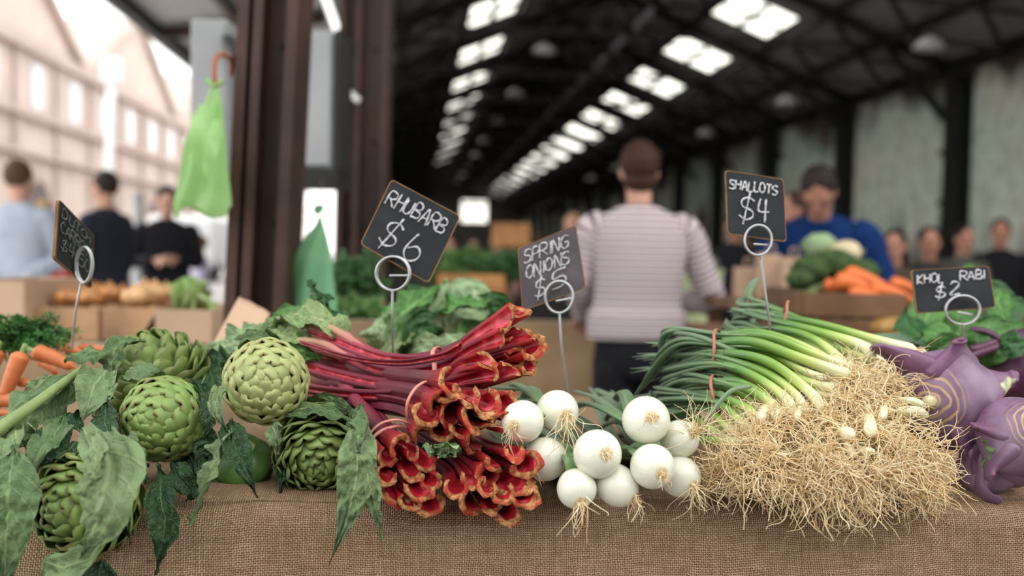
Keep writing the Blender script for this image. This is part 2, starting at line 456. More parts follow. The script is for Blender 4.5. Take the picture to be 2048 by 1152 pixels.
M_duct = flat('dull_duct', (.26, .26, .29), .4, .6)
for k in range(24):
    y = 9.6 + 1.9 * k; a = hall(dx, y, dz); b = hall(dx, y + .9, dz)
    t = thing('pendant_fitting', 'short galvanised tube fitting hung under the dark roof ridge', 'fitting', a, 'galvanised fittings hung in a line under the ridge')
    g = MB(); g.tube([a, b], .06, 14); g.obj('tube', M_duct, t)
    g = MB(); g.tube([b, hall(dx, y + 1.0, dz)], .085, 14); g.obj('collar', M_duct, t)
    g = MB(); g.tube([a + Vector((0, 0, .1)), Vector((a.x, a.y, RZ - .1))], .008, 5); g.obj('hanger', M_black, t)
# ------------------------------------------------------------------ the stall: table under burlap
ZT = H - .262                               # level of the cloth
eL = onz(0, 1000, ZT); eR = onz(2048, 992, ZT)
TX = (eR - eL); TX.z = 0; TW = TX.length; TX.normalize(); TY = Vector((-TX.y, TX.x, 0))
def tab(s, t, z=0): return eL + TX * s + TY * t + Vector((0, 0, z))     # s along the front edge, t away from it
def mk_burlap():
    n = NT('burlap'); p = n.att(); o = n.sep(p)
    wob = n.noise(9, p, 2); wob2 = n.noise(120, p, 2)
    per = 1 / .00235
    x = n.m('ADD', n.m('MULTIPLY', o[0], per), n.m('ADD', n.m('MULTIPLY', wob, 5.0), n.m('MULTIPLY', wob2, .9)))
    y = n.m('ADD', n.m('MULTIPLY', o[1], per * 1.04), n.m('ADD', n.m('MULTIPLY', n.noise(8, n.vscale(p, (1.3, 1, 1)), 2), 5.0), n.m('MULTIPLY', wob2, .9)))
    a = n.m('ABSOLUTE', n.m('SINE', n.m('MULTIPLY', x, math.pi))); b = n.m('ABSOLUTE', n.m('SINE', n.m('MULTIPLY', y, math.pi)))
    ck = n.n('ShaderNodeTexChecker'); ck.inputs['Scale'].default_value = 1.0; n.put(ck.inputs[0], n.comb(x, y, .5))
    f = ck.outputs['Fac']
    top = n.mix(f, a, b); hole = n.m('MAXIMUM', a, b)
    thick = n.noise(260, n.vscale(p, (1, .12, 1)), 2); thick2 = n.noise(260, n.vscale(p, (.12, 1, 1)), 2)
    tone = n.mix(f, thick, thick2)
    c = n.mix(n.ramp(tone, [(.3, 0), (.7, 1)]), (.30, .185, .105), (.57, .395, .255))
    c = n.mix(n.ramp(n.noise(5, p, 4), [(.4, 0), (.75, .5)]), c, (.27, .16, .09))
    spots = n.ramp(n.noise(55, p, 1), [(.74, 0), (.80, .6)])
    c = n.mix(spots, c, (.14, .045, .03))
    c = n.mix(n.ramp(hole, [(.45, 1), (.74, 0)]), c, (.05, .028, .014))
    hgt = n.m('ADD', n.m('MULTIPLY', top, .6), n.m('MULTIPLY', hole, .7))
    n.bump(hgt, 1.0, .0014)
    return n.done(c, .9, .15)
M_burlap = mk_burlap()
M_wood = flat('crate_wood', (.42, .25, .14), .65, .3, var=.3, scale=7, bump=.2)
M_wood2 = flat('orange_wood', (.50, .24, .09), .6, .3, var=.25, scale=6)
M_woodd = flat('dark_crate_wood', (.16, .085, .045), .65, .3, var=.3, scale=6)
M_kraft = flat('kraft_paper', (.52, .36, .25), .8, .2, var=.08, scale=3)

def cloth(i, j):
    s = -.35 + (TW + .7) * i / 359
    k = j / 119
    fold = .006 * math.sin(s * 9.0 + 1.0) + .010 * nz((s * 3.1, 2.2, 0)) + .004 * nz((s * 11, 5.2, 0))
    if k < .5:                               # top, from the back to the crease
        t = .72 * (1 - k / .5) ** 1.5 + .012
        z = .003 * nz((s * 14, t * 12, 3)) - .010 * math.exp(-t / .02)
        along = -t
        q = tab(s, t, z)
    else:
        d = ((k - .5) / .5) ** 1.3 * .72; along = d
        r_c = .022
        if d < r_c * 1.57:
            a = d / r_c; off = -r_c * math.sin(a) + .012; z = -r_c * (1 - math.cos(a)) - .010
        else:
            off = -r_c + .012; z = -r_c - .010 - (d - r_c * 1.57)
        w = sm(0, .12, d)
        off -= w * (.012 + 1.6 * fold * (1 + d)) + .004 * nz((s * 16, d * 9, 7)) + w * .022 * max(0, nz((s * 4.5 + d * 2.5, d * 5, 1))) + w * .008 * nz((s * 9 - d * 6, d * 7, 4))
        z += .006 * nz((s * 5, 0, 9)) * (1 - w) + .003 * nz((s * 14, .012 * 12, 3)) * (1 - w)
        q = tab(s, off, z)
    return q, (s, along, 0)
g = MB(); g.grid(360, 120, cloth)
tag(g.obj('burlap_cloth', M_burlap), 'brown burlap cloth covering the stall table and hanging over its front edge', 'cloth')
t = thing('trestle_table', 'wooden stall table hidden under the brown burlap cloth', 'table', tab(TW / 2, .37, -ZT))
g = MB(); rt = Matrix((TX, TY, Vector((0, 0, 1)))).transposed()
g.box(tab(TW / 2, .37, -.03), (TW + .5, .66, .03), rt); g.obj('tabletop', M_wood, t, smooth=False)
for a in (.0, TW):
    for b in (.12, .64):
        g = MB(); g.box(tab(a, b, -.045 - (ZT - .045) / 2), (.06, .06, ZT - .045), rt); g.obj('leg', M_wood, t, smooth=False)
# ------------------------------------------------------------------ produce materials
def mk_bract(name, a, b, tip):
    n = NT(name); p = n.sep(n.att()); o = n.objc()
    streak = n.noise(60, n.comb(n.m('MULTIPLY', p[0], 1.4), n.m('MULTIPLY', p[1], .12), p[2]), 3)
    c = n.mix(n.ramp(p[2], [(0, 0), (1, 1)]), a, b)
    c = n.mix(n.ramp(streak, [(.35, 0), (.7, .35)]), c, tuple(min(1, x * 1.5) for x in b))
    c = n.mix(n.ramp(p[1], [(.45, 0), (.9, .55)]), c, tuple(min(1, x * 1.35) for x in b))
    brown = n.m('MULTIPLY', n.ramp(p[1], [(.86, 0), (.99, 1)]), n.ramp(n.noise(45, o, 3), [(.4, 0), (.6, .75)]))
    c = n.mix(brown, c, tip)
    blot = n.ramp(n.noise(90, o, 4), [(.62, 0), (.72, .4)])
    c = n.mix(blot, c, tip)
    n.bump(n.m('ADD', n.noise(300, o, 3), n.m('MULTIPLY', streak, 1.0)), .25, .0008)
    return n.done(c, .42, .45, sub=0.0)
def mk_leaf(name, a, b, vein, rough=.5, k=9.0, bs=.7):
    n = NT(name); p = n.sep(n.att()); o = n.objc()
    au = n.m('ABSOLUTE', p[0])
    side = n.m('FRACT', n.m('SUBTRACT', n.m('MULTIPLY', p[1], k), n.m('MULTIPLY', au, 1.4)))
    side = n.m('ABSOLUTE', n.m('SUBTRACT', side, .5))                       # 0.5 at a vein
    vs = n.ramp(side, [(.40, 0), (.485, 1)]); vm = n.ramp(au, [(.035, 1), (.09, 0)])
    v = n.m('MAXIMUM', n.m('MULTIPLY', vs, .6), vm)
    net = n.ramp(n.vor(230, o, 'DISTANCE_TO_EDGE'), [(.0, 1), (.12, 0)])
    c = n.mix(n.ramp(n.noise(14, o, 4), [(.35, 0), (.7, 1)]), a, b)
    c = n.mix(n.m('MULTIPLY', net, .25), c, vein)
    c = n.mix(n.m('MULTIPLY', v, .75), c, vein)
    n.bump(n.m('ADD', n.m('MULTIPLY', v, 1.2), n.m('ADD', n.m('MULTIPLY', net, .35), n.m('MULTIPLY', n.noise(90, o, 3), .6))), bs, .0016)
    return n.done(c, rough, .28)
M_br1 = mk_bract('artichoke_bract', (.095, .17, .035), (.18, .27, .07), (.16, .07, .03))
M_br2 = mk_bract('artichoke_bract_pale', (.19, .235, .075), (.32, .365, .14), (.22, .12, .05))
M_br3 = mk_bract('artichoke_bract_dark', (.075, .13, .03), (.17, .24, .065), (.08, .06, .02))
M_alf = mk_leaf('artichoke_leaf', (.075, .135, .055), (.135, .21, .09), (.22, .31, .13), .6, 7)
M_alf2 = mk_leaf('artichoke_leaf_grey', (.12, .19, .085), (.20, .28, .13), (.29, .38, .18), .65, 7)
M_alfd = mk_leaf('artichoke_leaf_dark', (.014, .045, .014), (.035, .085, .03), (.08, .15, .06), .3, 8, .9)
M_stemg = flat('green_stem', (.24, .33, .12), .5, .4, var=.2, scale=30)
M_core = flat('artichoke_core', (.05, .08, .02), .7)

def artichoke_head(mb, c, ax, R, elong=.95, openness=0.0, N=84, seed=1, wide=1.0):
    rn = random.Random(seed); rot = align(ax); c = Vector(c)
    mb.ball(c, R * .80, 20, 14, m=1, sc=(1, 1, elong), rot=rot)
    ga = math.radians(137.508)
    for k in range(N):
        q = (k + .5) / N
        tip = math.radians(-9 + 131 * q ** .74)               # polar angle of the tip
        ln = math.radians(34 + 34 * q) * (.9 + .2 * rn.random())
        Wd = (.26 + .29 * min(1, q * 1.5)) * (.82 + .36 * rn.random()) * wide
        lift = (.065 + .10 * q if openness < .3 else .10 + .11 * q) * (1 + openness * 1.3 * q); ph = k * ga + rn.uniform(-.08, .08)
        seedp = rn.random(); notch = rn.uniform(.02, .16); cup = rn.uniform(.0, .05)
        tipout = rn.uniform(-.035, .04) + openness * (.10 + .16 * q)
        nu, nv = 9, 9
        def fn(i, j, ex=0):
            u = i / (nu - 1) * 2 - 1; t = j / (nv - 1)
            t2 = t - (notch * (1 - min(1, abs(u) * 2.2)) * sm(.8, 1, t)) 
            th = tip + ln * (1 - t2)
            w = Wd * (.62 + .50 * math.sin(min(1, t * 1.25) * math.pi * .62)) * (1 - sm(.66, 1.08, t) * .60)
            a = u * w
            d = Vector((math.sin(th) * math.cos(ph), math.sin(th) * math.sin(ph), math.cos(th)))
            e = Vector((-math.sin(ph), math.cos(ph), 0))
            v = d * math.cos(a) + e * math.sin(a)
            rr = R * (.84 + lift * 1.25 * t ** 1.15 + tipout * sm(.7, 1, t) + .05 * math.sin(math.pi * min(1, t * 1.1)) * (1 - u * u) + (.045 if openness < .3 else .075) * math.exp(-((t - .86) / .16) ** 2) * (1 - u * u) ** 1.5 - (.035 + cup) * u * u * (1 - .4 * t) + .012 * nz((u * 2, t * 3, seedp * 50)))
            rr -= R * .030 * sm(.90, 1, t) * (1 - openness)
            return c + rot @ Vector((v.x * rr, v.y * rr, v.z * rr * elong)), (u, t, seedp)
        mb.grid(nu, nv, fn)
def artichoke_back(mb, c, ax, R, seed=1):                   # the same head shows its stem side
    artichoke_head(mb, c, ax, R, 1.0, .12, 44, seed, 1.25)

def leaf(mb, pts, w, hint, fold=.25, wave=.10, lobes=0, seed=0, nu=13, nv=44, taper=1.0, curl=0.0, wrinkle=.012, base=.12):
    pts = cr(pts, nv); fr = frames(pts, hint); L = sum((a - b).length for a, b in zip(pts, pts[1:]))
    def fn(i, j):
        u = i / (nu - 1) * 2 - 1; t = j / (nv - 1); T, S_, N = fr[j]
        ww = w * (base + (1 - base) * sm(0, .30, t)) * (1 - sm(.45, 1.0, t) ** 1.1 * taper) 
        if lobes: ww *= .62 + .38 * abs(math.sin(math.pi * (t * lobes + .5 * 0 + .15 * math.sin(seed)))) + .1 * nz((t * 9, seed, u > 0))
        ww *= 1 + .10 * nz((t * 7, seed * 3.1, 4 * (u > 0)))
        ww = max(ww, .0006)
        a = curl * u * abs(u)
        off = S_ * (ww * (u if curl == 0 else math.sin(u * min(1.5, abs(curl))) / min(1.5, abs(curl)) if abs(curl) > .05 else u))
        z = fold * abs(u) ** 1.3 * ww - curl * .35 * u * u * ww
        z += wave * ww * math.sin(t * 17 + seed * 2 + (2.1 if u > 0 else 0)) * abs(u) ** 1.6
        z += .55 * wrinkle * (nz((u * 3.0 + seed * 7, t * L * 60, seed)) + .6 * nz((u * 7.0 + seed * 3, t * L * 130, seed + 4)))
        z += .0010 * (abs(u) < .09)
        return pts[j] + off + N * z, (u, t, seed % 1)
    mb.grid(nu, nv, fn)

# ---- rhubarb
def mk_rhubarb():
    n = NT('rhubarb_skin'); p = n.sep(n.att()); o = n.objc()
    ribs = n.noise(26, n.comb(p[0], n.m('MULTIPLY', p[1], .03), p[2]), 3)
    c = n.ramp(p[1], [(0, (.46, .010, .014)), (.06, (.26, .008, .016)), (.18, (.085, .008, .016)), (.50, (.22, .018, .040)), (.74, (.42, .07, .10)), (.84, (.46, .16, .13)), (.93, (.50, .38, .20)), (1, (.42, .48, .20))])
    c = n.mix(n.ramp(ribs, [(.42, .0), (.62, .55)]), c, n.ramp(p[1], [(0, (.48, .05, .05)), (.2, (.20, .035, .06)), (.7, (.50, .14, .19)), (1, (.5, .5, .28))]))
    c = n.mix(n.ramp(n.noise(400, o, 2), [(.70, 0), (.78, .5)]), c, (.55, .30, .22))
    n.bump(ribs, .5, .0012)
    return n.done(c, .38, .4)
def mk_cut():
    n = NT('rhubarb_cut_rim'); o = n.objc()
    f = n.noise(160, o, 5, .7)
    c = n.ramp(f, [(.34, (.09, .028, .010)), (.47, (.34, .13, .045)), (.62, (.58, .31, .14))])
    c = n.mix(n.ramp(n.noise(55, o, 2), [(.50, 0), (.60, .8)]), c, (.42, .03, .025))
    n.bump(f, .9, .002)
    return n.done(c, .75, .2)
M_rhu = mk_rhubarb(); M_cut = mk_cut()
def mk_inner():
    n = NT('rhubarb_inner'); o = n.objc()
    c = n.ramp(n.noise(70, o, 3), [(.35, (.20, .006, .012)), (.52, (.42, .012, .028)), (.72, (.62, .10, .13))])
    return n.done(c, .28, .5)
M_rin = mk_inner()
M_band = flat('rubber_band', (.62, .26, .20), .55, .4, var=.1, scale=20)
M_band2 = flat('brown_rubber_band', (.42, .17, .11), .55, .4, var=.1, scale=20)

def rhubarb_stalk(mb, pts, r, openup, seed, flare=1.5, tstart=0.0, tend=.75, n=34, slant=.75, gape=1.0, far=1.0):
    """pts from the cut end backwards; openup = which way the channel faces"""
    rn = random.Random(seed); pts = cr(pts, n); fr = frames(pts, openup)
    L = [0]
    for a, b in zip(pts, pts[1:]): L.append(L[-1] + (b - a).length)
    no, ni = 17, 13; sd_ = rn.random()
    sx, sy = rn.uniform(-1, 1) * slant, rn.uniform(.3, 1) * slant
    closeamt = rn.choice((rn.uniform(1.2, 1.7), rn.uniform(1.8, 2.3), rn.uniform(2.2, 2.7))) * gape; sqx, sqy = rn.uniform(.82, 1.2), rn.uniform(.8, 1.15); flare *= rn.uniform(.85, 1.12); thick = rn.uniform(.0, .16)
    def ring(j, m_):
        T, S_, N = fr[j]; l = L[j]
        fl = math.exp(-l / .030)
        rad = r * (1 + (flare - 1) * fl) * (1 - (1 - far) * (l / L[-1])); A = 1.45 + (closeamt - 1.45) * fl
        rin = rad * (.36 + (.30 - thick * .8) * fl); out = []
        for i in range(no):
            a = -A + 2 * A * i / (no - 1)
            rb = 1 + .035 * math.cos(a * 11 + sd_ * 6) * (1 - fl * .6) + (.20 * fl * nz((a * 1.5, sd_ * 20, 1))) + .06 * fl * nz((a * 6, sd_ * 20, 4)) + (.03 * nz((a * 2, l * 30, sd_ * 9)))
            out.append((rad * rb * math.sin(a) * (1 + (sqx - 1) * fl), -rad * rb * math.cos(a) * (.82 + .1 * fl) * (1 + (sqy - 1) * fl), (i / (no - 1) * 2.0)))
        for i in range(ni):
            a = A * .97 - 2 * A * .97 * i / (ni - 1)
            rb = 1 + .05 * nz((a * 1.5, sd_ * 11, 5))
            out.append((rin * rb * math.sin(a) * (1 + (sqx - 1) * fl), (-rin * rb * math.cos(a) * .9) * (1 + (sqy - 1) * fl) + rad * (.12 * (1 - fl) + .06 * fl), 3 + i / (ni - 1)))
        return out
    m = no + ni
    def fn(i, j):
        T, S_, N = fr[j]; x, y, q = ring(j, 0)[i]
        sl = math.exp(-L[j] / .02)
        back = (sx * x + sy * y) * sl + .55 * r * nz((x * 130, y * 130, seed * 1.7)) * sl + .2 * r * nz((x * 420, y * 420, seed)) * sl
        return pts[j] + S_ * x + N * y + T * back, (q + sd_ * 3, tstart + (tend - tstart) * L[j] / L[-1] if True else 0, sd_ * 7)
    def mi(i, j): return 2 if (no - 1 < i < m - 1) else 0
    b = mb.grid(m, n, fn, cu=True, m=mi)
    # cut rim: outer arc to inner arc at the end
    lip = []
    for i in range(no):
        k = (no - 1 - i) / (no - 1) * (ni - 1); k0 = int(k); k1 = min(k0 + 1, ni - 1); fq = k - k0
        o_ = Vector(mb.v[b + i]); a_ = Vector(mb.v[b + no + k0]).lerp(Vector(mb.v[b + no + k1]), fq)
        T = fr[0][0]; 
        lip.append([mb.vert(o_ - T * 0, (0, 0, 0)), mb.vert(o_.lerp(a_, .3) - T * r * (.16 + .1 * nz((i, seed, 1))), (0, 0, 0)), mb.vert(o_.lerp(a_, .7) - T * r * (.05 + .15 * nz((i, seed, 5))), (0, 0, 0)), mb.vert(a_ + T * r * .15, (0, 0, 0))])
    for i in range(no - 1):
        for k in range(3): mb.face((lip[i][k], lip[i][k + 1], lip[i + 1][k + 1], lip[i + 1][k]), 1)
    # far end cap
    e = b + (n - 1) * m; mb.face([e + k for k in range(m)], 0)

def band_loop(mb, c, axis, rx, ry, r=.0016, seed=0, xh=None, n=40, flatw=2.2):
    rot = align(axis, xh); pts = []
    for k in range(n + 1):
        a = math.tau * k / n; q = 1 + .04 * nz((math.cos(a) * 2, math.sin(a) * 2, seed))
        pts.append(Vector(c) + rot @ Vector((rx * q * math.cos(a), ry * q * math.sin(a), .004 * nz((math.cos(a), math.sin(a), seed + 3)))))
    fr = []; ax = Vector(axis).normalized()
    def fn(i, j):
        p = pts[j]; T = (pts[(j + 1) % n] - pts[(j - 1) % n]).normalized(); N = T.cross(ax).normalized()
        a = math.tau * i / 6
        return p + ax * (r * flatw * math.cos(a)) + N * (r * math.sin(a)), (0, 0, 0)
    mb.grid(6, n, fn, cu=True, cv=True)

# ---- shallots / roots
def mk_shallot():
    n = NT('shallot_stalk'); p = n.sep(n.att()); o = n.objc()
    c = n.ramp(p[1], [(0, (.78, .74, .52)), (.10, (.76, .76, .50)), (.20, (.55, .65, .20)), (.34, (.20, .36, .055)), (.52, (.10, .23, .045)), (.70, (.08, .16, .075)), (1, (.12, .19, .14))])
    st = n.noise(22, n.comb(p[0], n.m('MULTIPLY', p[1], .15), p[2]), 2)
    c = n.mix(n.ramp(st, [(.35, .4), (.6, 0)]), c, n.ramp(p[1], [(0, (.60, .55, .35)), (.3, (.20, .36, .05)), (1, (.04, .10, .05))]))
    n.bump(st, .3, .0006)
    return n.done(c, .32, .5)
def mk_leafy_tube():
    n = NT('shallot_leaf'); p = n.sep(n.att()); o = n.objc()
    st = n.noise(22, n.comb(p[0], n.m('MULTIPLY', p[1], .15), p[2]), 2)
    c = n.ramp(p[1], [(0, (.13, .25, .06)), (.3, (.10, .18, .075)), (1, (.17, .24, .155))])
    c = n.mix(n.ramp(st, [(.35, .5), (.65, 0)]), c, (.27, .35, .26))
    return n.done(c, .42, .45)
def mk_root():
    n = NT('root_hair'); p = n.sep(n.att())
    c = n.mix(p[2], (.84, .60, .29), (1.0, .90, .64))
    c = n.mix(n.ramp(p[1], [(0, .0), (1, .25)]), c, (.50, .30, .12))
    return n.done(c, .65, .25)
M_sha = mk_shallot(); M_shl = mk_leafy_tube(); M_root = mk_root()
def rot_rand(rn): return Vector((rn.gauss(0, 1), rn.gauss(0, 1), rn.gauss(0, 1)))
def roots(mb, base, direc, n, ln=(.03, .07), spread=.7, r=.00055, grav=.25, seed=0, steps=16, curl=.5, floor=None, face=None, brad=.004):
    rn = random.Random(seed); base = Vector(base); D = Vector(direc).normalized()
    for k in range(n):
        L = rn.uniform(*ln); d = (D + rot_rand(rn) * spread * .5).normalized()
        q = base + rot_rand(rn) * brad * .5; pts = [q.copy()]; cv = rot_rand(rn) * curl * .35; tone = rn.random()
        for s in range(steps):
            cv = cv * .86 + rot_rand(rn) * curl * .33
            d = (d + cv * .72 + Vector((0, 0, -grav * .3))).normalized(); q = q + d * (L / steps)
            if floor is not None:
                fz = floor(q)
                if q.z < fz: q.z = fz + .001; d.z = abs(d.z) * .2
            if face is not None: q = face(q)
            pts.append(q.copy())
        rr = r * rn.uniform(.7, 1.35)
        mb.tube(pts, lambda t: rr * (1 - .55 * t), 3, caps=False, rnd=tone)
def shallot(pts, r, seed, parent, leaves=2, split=.45, n_roots=0, rootdir=None, stem_t=(0, .62), spread=.05, rootkw=None, bulb=1.25, label=None):
    rn = random.Random(seed); P_ = cr(pts, 60); L = len(P_); k = int(L * split)
    mb = MB(); t0, t1 = stem_t
    main = P_[:k + 6]
    b = len(mb.p)
    mb.tube(main, lambda t: r * (1 + (bulb - 1) * math.exp(-(t * 6) ** 2) - .22 * t) * (.62 + .38 * sm(0, .035, t)), 12, rnd=rn.random() * 9)
    for q in range(b, len(mb.p)):
        p = mb.p[q]; mb.p[q] = (p[0], t0 + (t1 - t0) * p[1], p[2])
    st = mb.obj('stalk', M_sha, parent)
    T = (P_[k] - P_[k - 4]).normalized()
    for q in range(leaves):
        mb2 = MB(); side = rot_rand(rn); side = (side - T * side.dot(T)).normalized(); sp = rn.uniform(.3, 1) * spread; dz_ = .03 * rn.random()
        tail = P_[k:]; n_ = len(tail); pl = [tail[i] + side * (sp * (i / n_) ** 1.4) + Vector((0, 0, -dz_ * (i / n_) ** 2)) for i in range(n_)]
        lf = pl[:max(8, int(n_ * rn.uniform(.75, 1)))]
        r1 = r * rn.uniform(.85, 1.2)
        mb2.tube(lf, lambda t: r1 * (.8 + .4 * math.sin(t * 3)) * (1 - .85 * sm(.75, 1, t)), 8, flat=.42, rnd=rn.random() * 9)
        mb2.obj('leaf', M_shl, st)
    if n_roots:
        mb3 = MB(); d = rootdir if rootdir is not None else (P_[0] - P_[2])
        roots(mb3, P_[0] - (P_[1] - P_[0]).normalized() * .001, d, n_roots, seed=seed + 77, **(rootkw or {}))
        mb3.obj('roots', M_root, st)
    return st

# ---- onions
def mk_onion():
    n = NT('white_onion_skin'); p = n.sep(n.att()); o = n.objc()
    st = n.noise(14, n.comb(n.m('MULTIPLY', p[0], 4), n.m('MULTIPLY', p[1], .25), p[2]), 3)
    c = n.mix(n.ramp(st, [(.4, 0), (.60, .8)]), (.80, .79, .70), (.66, .69, .52))
    c = n.mix(n.ramp(p[1], [(.0, 1), (.065, .8), (.11, .0)]), c, (.62, .48, .27))
    c = n.mix(n.ramp(p[1], [(.72, 0), (1, .8)]), c, (.62, .72, .40))
    n.bump(st, .12, .0006)
    b = n.done(c, .22, .5, sub=.0, coat=.25); return b
M_onion = mk_onion()

# ---- kohlrabi
def mk_kohl():
    n = NT('kohlrabi_skin'); p = n.sep(n.att()); o = n.objc()
    c = n.mix(n.ramp(n.noise(16, o, 4), [(.35, 0), (.65, 1)]), (.135, .06, .12), (.28, .185, .275))
    c = n.mix(n.ramp(p[2], [(.0, 0), (1, .6)]), c, (.15, .05, .12))
    sc = n.m('FRACT', n.m('ADD', n.m('MULTIPLY', p[1], 20.0), n.m('MULTIPLY', n.noise(13, o, 3), 4.5)))
    near = n.ramp(p[1], [(.15, 1), (.26, 0)])
    ring = n.m('MULTIPLY', n.ramp(sc, [(.38, 0), (.48, .9), (.72, .9), (.82, 0)]), near)
    c = n.mix(ring, c, (.48, .34, .16))
    c = n.mix(n.ramp(p[1], [(.035, 1), (.05, 0)]), c, (.66, .62, .36))
    patch = n.ramp(n.noise(24, n.vscale(o, (1, 1, .6)), 3), [(.66, 0), (.70, 1)])
    c = n.mix(patch, c, (.52, .60, .28))
    n.bump(n.m('ADD', n.noise(60, o, 4), n.m('MULTIPLY', ring, -1.5)), .3, .0012)
    return n.done(c, .42, .45)
M_kohl = mk_kohl()
M_ksteam = flat('kohlrabi_stem', (.10, .02, .07), .4, .5, var=.4, scale=20)
M_carrot = flat('carrot_skin', (.56, .165, .055), .45, .4, var=.18, scale=22, bump=.1)
M_glf = mk_leaf('fresh_green_leaf', (.05, .15, .03), (.10, .26, .06), (.22, .38, .14), .4, 6, .6)
M_glf2 = mk_leaf('pale_green_leaf', (.22, .35, .17), (.34, .46, .25), (.52, .60, .38), .5, 5, .9)
M_rlf = mk_leaf('rhubarb_leaf', (.19, .30, .12), (.32, .43, .20), (.50, .56, .28), .5, 5, 1.0)
M_dill = flat('feathery_green', (.06, .19, .04), .5, .4, var=.3, scale=40)
M_dlf = mk_leaf('dark_green_leaf', (.02, .075, .02), (.04, .13, .035), (.10, .22, .08), .35, 6, .6)

def wobble(name, x=0): return x
# ------------------------------------------------------------------ produce on the stall
CAMV = -f_
def PP(lst, d=None):
    return [P(q[0], q[1], q[2] if len(q) > 2 else d) for q in lst]
def sc_dir(x, y, z):                        # x right, y towards the lens, z up, as a world direction
    return (r_ * x - f_ * y + Vector((0, 0, 1)) * z).normalized()
def px2m(px, d): return px * d / F

# artichokes: px, py, radius px, depth, axis, kind, openness, label, leaves
ARTI = [
 (325, 838, 92, 1.09, (-.12, 1, .06), 'm', .0, 0, 86, 'large mid-green artichoke facing forward with tight spiral, right above the biggest grey-green leaf', 3),
 (532, 762, 92, 1.10, (.22, 1, .16), 'p', .0, 0, 90, 'pale yellow-green tight artichoke resting highest beside the rhubarb stalks', 5),
 (298, 752, 98, 1.24, (-.45, .35, .9), 'd', .85, 0, 70, 'loosely opened artichoke pointing up behind the forward-facing one', 8),
 (640, 912, 86, 1.10, (.14, 1, -.28), 'd', .60, 0, 90, 'dark artichoke with opened layered bracts at the cloth edge next to the rhubarb', 11),
 (482, 935, 68, 1.13, (-.2, -.75, -.5), 'b', .0, 0, 40, 'smooth green artichoke turned backwards, under the pale one', 14),
 (165, 1008, 104, 1.00, (-.35, 1, .02), 'm', .45, 0, 80, 'artichoke hanging over the cloth edge half covered by one big leaf', 17),
 (402, 925, 60, 1.20, (.1, .8, -.1), 'd', .2, 0, 60, 'shaded artichoke deep between the forward-facing one and the smooth backward one', 20),
]
AR = []
for (x, y, rp, d, ax, kind, op, _, N, lab, seed) in ARTI:
    c = P(x, y, d); R = px2m(rp, d) * .93; axis = sc_dir(*ax)
    t = thing('artichoke', lab, 'artichoke', c, None)
    g = MB()
    if kind == 'b': artichoke_back(g, c, axis, R, seed)
    else: artichoke_head(g, c, axis, R * (.94 if op > .3 else 1), .95, op, N, seed)
    mt = {'m': M_br1, 'p': M_br2, 'd': M_br3, 'b': flat('artichoke_bract_smooth', (.085, .19, .04), .4, .5, var=.25, scale=30)}[kind]
    o = g.obj('head', [mt, M_core], t)
    o['c'] = 0
    mod(o, 'SOLIDIFY', thickness=.0016, offset=-1)
    g = MB(); e = c - axis * R * .7
    bk = c - axis * R * 1.15 + Vector((0, .0, -.004)); g.tube(cr([e, bk, bk - axis * .03 + Vector((0, .02, 0))], 8), lambda q: .011, 10); g.obj('stem', M_stemg, t)
    AR.append(t)
def aleaf(k, pts, w, mat, hint=(0, 1, .3), d=None, **kw):
    g = MB(); pp = PP(pts, d); w_ = px2m(w, sum((q[2] if len(q) > 2 else d) for q in pts) / len(pts))
    leaf(g, pp, w_, sc_dir(*hint), **kw)
    o = g.obj('leaf', mat, AR[k]); return o
A = aleaf
A(5, [(207, 868, .955), (214, 930, .905), (205, 1000, .885), (185, 1065, .89), (163, 1116, .90)], 78, M_alf2, (.05, 1, .2), fold=-.12, wave=.07, seed=3, base=.35, nu=19, nv=60)
A(5, [(172, 858, .96), (190, 900, .90), (192, 940, .875), (183, 978, .87)], 33, M_alf2, (0, 1, .3), fold=.2, wave=.15, seed=5, base=.5)
A(5, [(215, 1060, .93), (180, 1112, .915), (135, 1135, .92), (96, 1128, .93), (90, 1150, .93)], 30, M_alf2, (0, .5, 1), fold=.4, wave=.2, seed=9)
A(5, [(30, 890, .97), (20, 960, .94), (14, 1040, .93), (12, 1120, .93), (14, 1215, .94)], 62, M_alf, (.1, 1, .2), fold=.15, wave=.12, seed=12, nu=19, nv=60)
A(5, [(205, 1120, .955), (200, 1150, .96), (196, 1230, .97)], 40, M_alfd, (0, 1, 0), fold=.1, seed=14)
A(5, [(250, 860, 1.06), (225, 950, 1.03), (245, 1020, .99), (262, 1090, .985)], 26, M_alfd, (0, 1, 0), fold=.1, seed=15)
g = MB(); g.tube(cr(PP([(165, 738, 1.14), (110, 778, 1.09), (50, 822, 1.05), (-30, 876, 1.01)]), 20), lambda q: .0042 + .003 * q, 10, rnd=.3); g.obj('leaf_rib', M_stemg, AR[2])
A(2, [(160, 742, 1.145), (100, 792, 1.10), (40, 838, 1.06), (-30, 900, 1.02)], 58, M_alf, (.35, 1, .6), fold=-.35, wave=.25, lobes=3, seed=21, nu=19, nv=70, taper=.4)
A(2, [(215, 742, 1.15), (190, 770, 1.11), (178, 805, 1.08), (162, 850, 1.06)], 40, M_alf2, (.3, 1, .3), fold=.25, wave=.15, seed=23, base=.6)
A(2, [(222, 712, 1.18), (185, 703, 1.17), (150, 712, 1.16), (128, 722, 1.15)], 24, M_alf, (0, .6, 1), fold=-.4, wave=.2, seed=25, base=.5)
A(2, [(225, 748, 1.17), (228, 712, 1.17), (245, 685, 1.18), (292, 682, 1.2)], 30, M_alf, (-.3, .8, .5), fold=.3, wave=.2, seed=27, base=.6)
A(2, [(100, 752, 1.13), (70, 778, 1.12), (28, 794, 1.12)], 17, M_alf2, (0, 1, .7), fold=.3, wave=.2, seed=29, base=.5)
